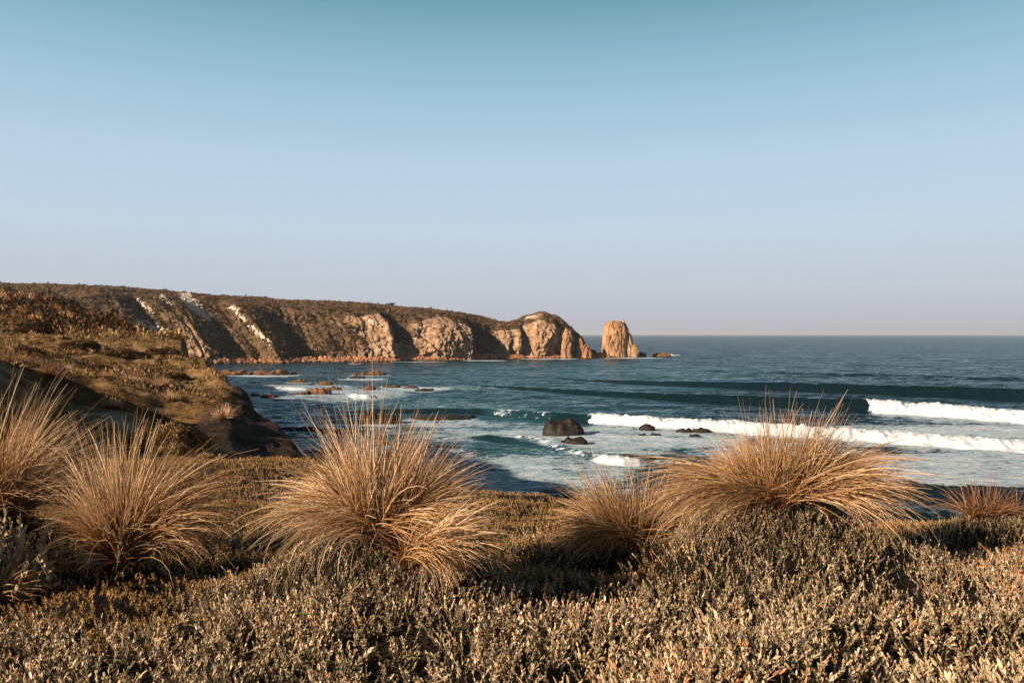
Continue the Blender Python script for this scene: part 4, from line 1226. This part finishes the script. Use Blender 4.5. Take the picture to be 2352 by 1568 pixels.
# ------------------------------------------------------------------ air
hz, hnt, hN, hL = newmat('sea_haze')
pv = hN.new('ShaderNodeVolumePrincipled'); pv.inputs['Color'].default_value = (.80, .86, .95, 1); pv.inputs['Density'].default_value = 6.5e-5; pv.inputs['Anisotropy'].default_value = .2
ho = hN.new('ShaderNodeOutputMaterial'); hL.new(pv.outputs[0], ho.inputs['Volume'])
hx, h0, h1, hb, ht = 52000, -70, 36000, -21.0, 78.0
mesh_np('haze', np.array([(-hx, h0, hb), (hx, h0, hb), (hx, h1, hb), (-hx, h1, hb), (-hx, h0, ht), (hx, h0, ht), (hx, h1, ht), (-hx, h1, ht)]),
        np.array([(0, 3, 2, 1), (4, 5, 6, 7), (0, 1, 5, 4), (1, 2, 6, 5), (2, 3, 7, 6), (3, 0, 4, 7)]), hz, smooth=False)['kind'] = 'stuff'

# ------------------------------------------------------------------ light
SUN_TO = Vector((-.83, -.56, 0)).normalized(); EL = math.radians(22.5)
sun_dir = Vector((SUN_TO.x * math.cos(EL), SUN_TO.y * math.cos(EL), math.sin(EL)))
sl = bpy.data.lights.new('sun', 'SUN'); sl.energy = 5.0; sl.angle = math.radians(.5); sl.color = (1.0, .80, .59)
so = link(bpy.data.objects.new('sun', sl)); so.rotation_euler = sun_dir.to_track_quat('Z', 'Y').to_euler(); so.location = (-40, -30, 60)

W = bpy.data.worlds.new('World'); S.world = W; W.use_nodes = True
nt = W.node_tree; nt.nodes.clear()
bg = nt.nodes.new('ShaderNodeBackground'); wo = nt.nodes.new('ShaderNodeOutputWorld')
sky = nt.nodes.new('ShaderNodeTexSky'); sky.sky_type = 'NISHITA'; sky.sun_disc = False
sky.sun_elevation = EL; sky.sun_rotation = math.atan2(SUN_TO.x, SUN_TO.y)
tc = nt.nodes.new('ShaderNodeTexCoord'); sp = nt.nodes.new('ShaderNodeSeparateXYZ'); rp = nt.nodes.new('ShaderNodeValToRGB')
STOPS = [(0.0, srgb(178, 178, 190)), (.043, srgb(188, 194, 206)), (.125, srgb(193, 208, 223)), (.204, srgb(183, 207, 226)), (.28, srgb(161, 195, 214)), (.336, srgb(137, 180, 198)),
         (.385, srgb(109, 160, 175)), (.47, srgb(70, 116, 132)), (.62, srgb(30, 56, 68)), (1.0, srgb(12, 22, 30))]
cr = rp.color_ramp
while len(cr.elements) < len(STOPS):
    cr.elements.new(.5)
for e, (p_, c_) in zip(cr.elements, STOPS):
    e.position = p_; e.color = tuple(c * .455 for c in c_[:3]) + (1,)
scl = nt.nodes.new('ShaderNodeVectorMath'); scl.operation = 'SCALE'; scl.inputs['Scale'].default_value = 10.0
mix = nt.nodes.new('ShaderNodeMix'); mix.data_type = 'RGBA'; mix.inputs[0].default_value = .96
L = nt.links.new
L(tc.outputs['Generated'], sp.inputs[0]); L(sp.outputs['Z'], rp.inputs['Fac']); L(rp.outputs['Color'], scl.inputs[0])
L(sky.outputs['Color'], mix.inputs[6]); L(scl.outputs['Vector'], mix.inputs[7])
L(mix.outputs[2], bg.inputs['Color']); bg.inputs['Strength'].default_value = .1; L(bg.outputs[0], wo.inputs['Surface'])

# ------------------------------------------------------------------ render settings
vs = S.view_settings
S.display_settings.display_device = 'sRGB'
vs.view_transform = 'Standard'; vs.look = 'None'; vs.exposure = 1.15; vs.gamma = 1.0
S.render.engine = 'CYCLES'
S.cycles.max_bounces = 6; S.cycles.diffuse_bounces = 2; S.cycles.glossy_bounces = 3; S.cycles.transmission_bounces = 3
S.cycles.use_denoising = True
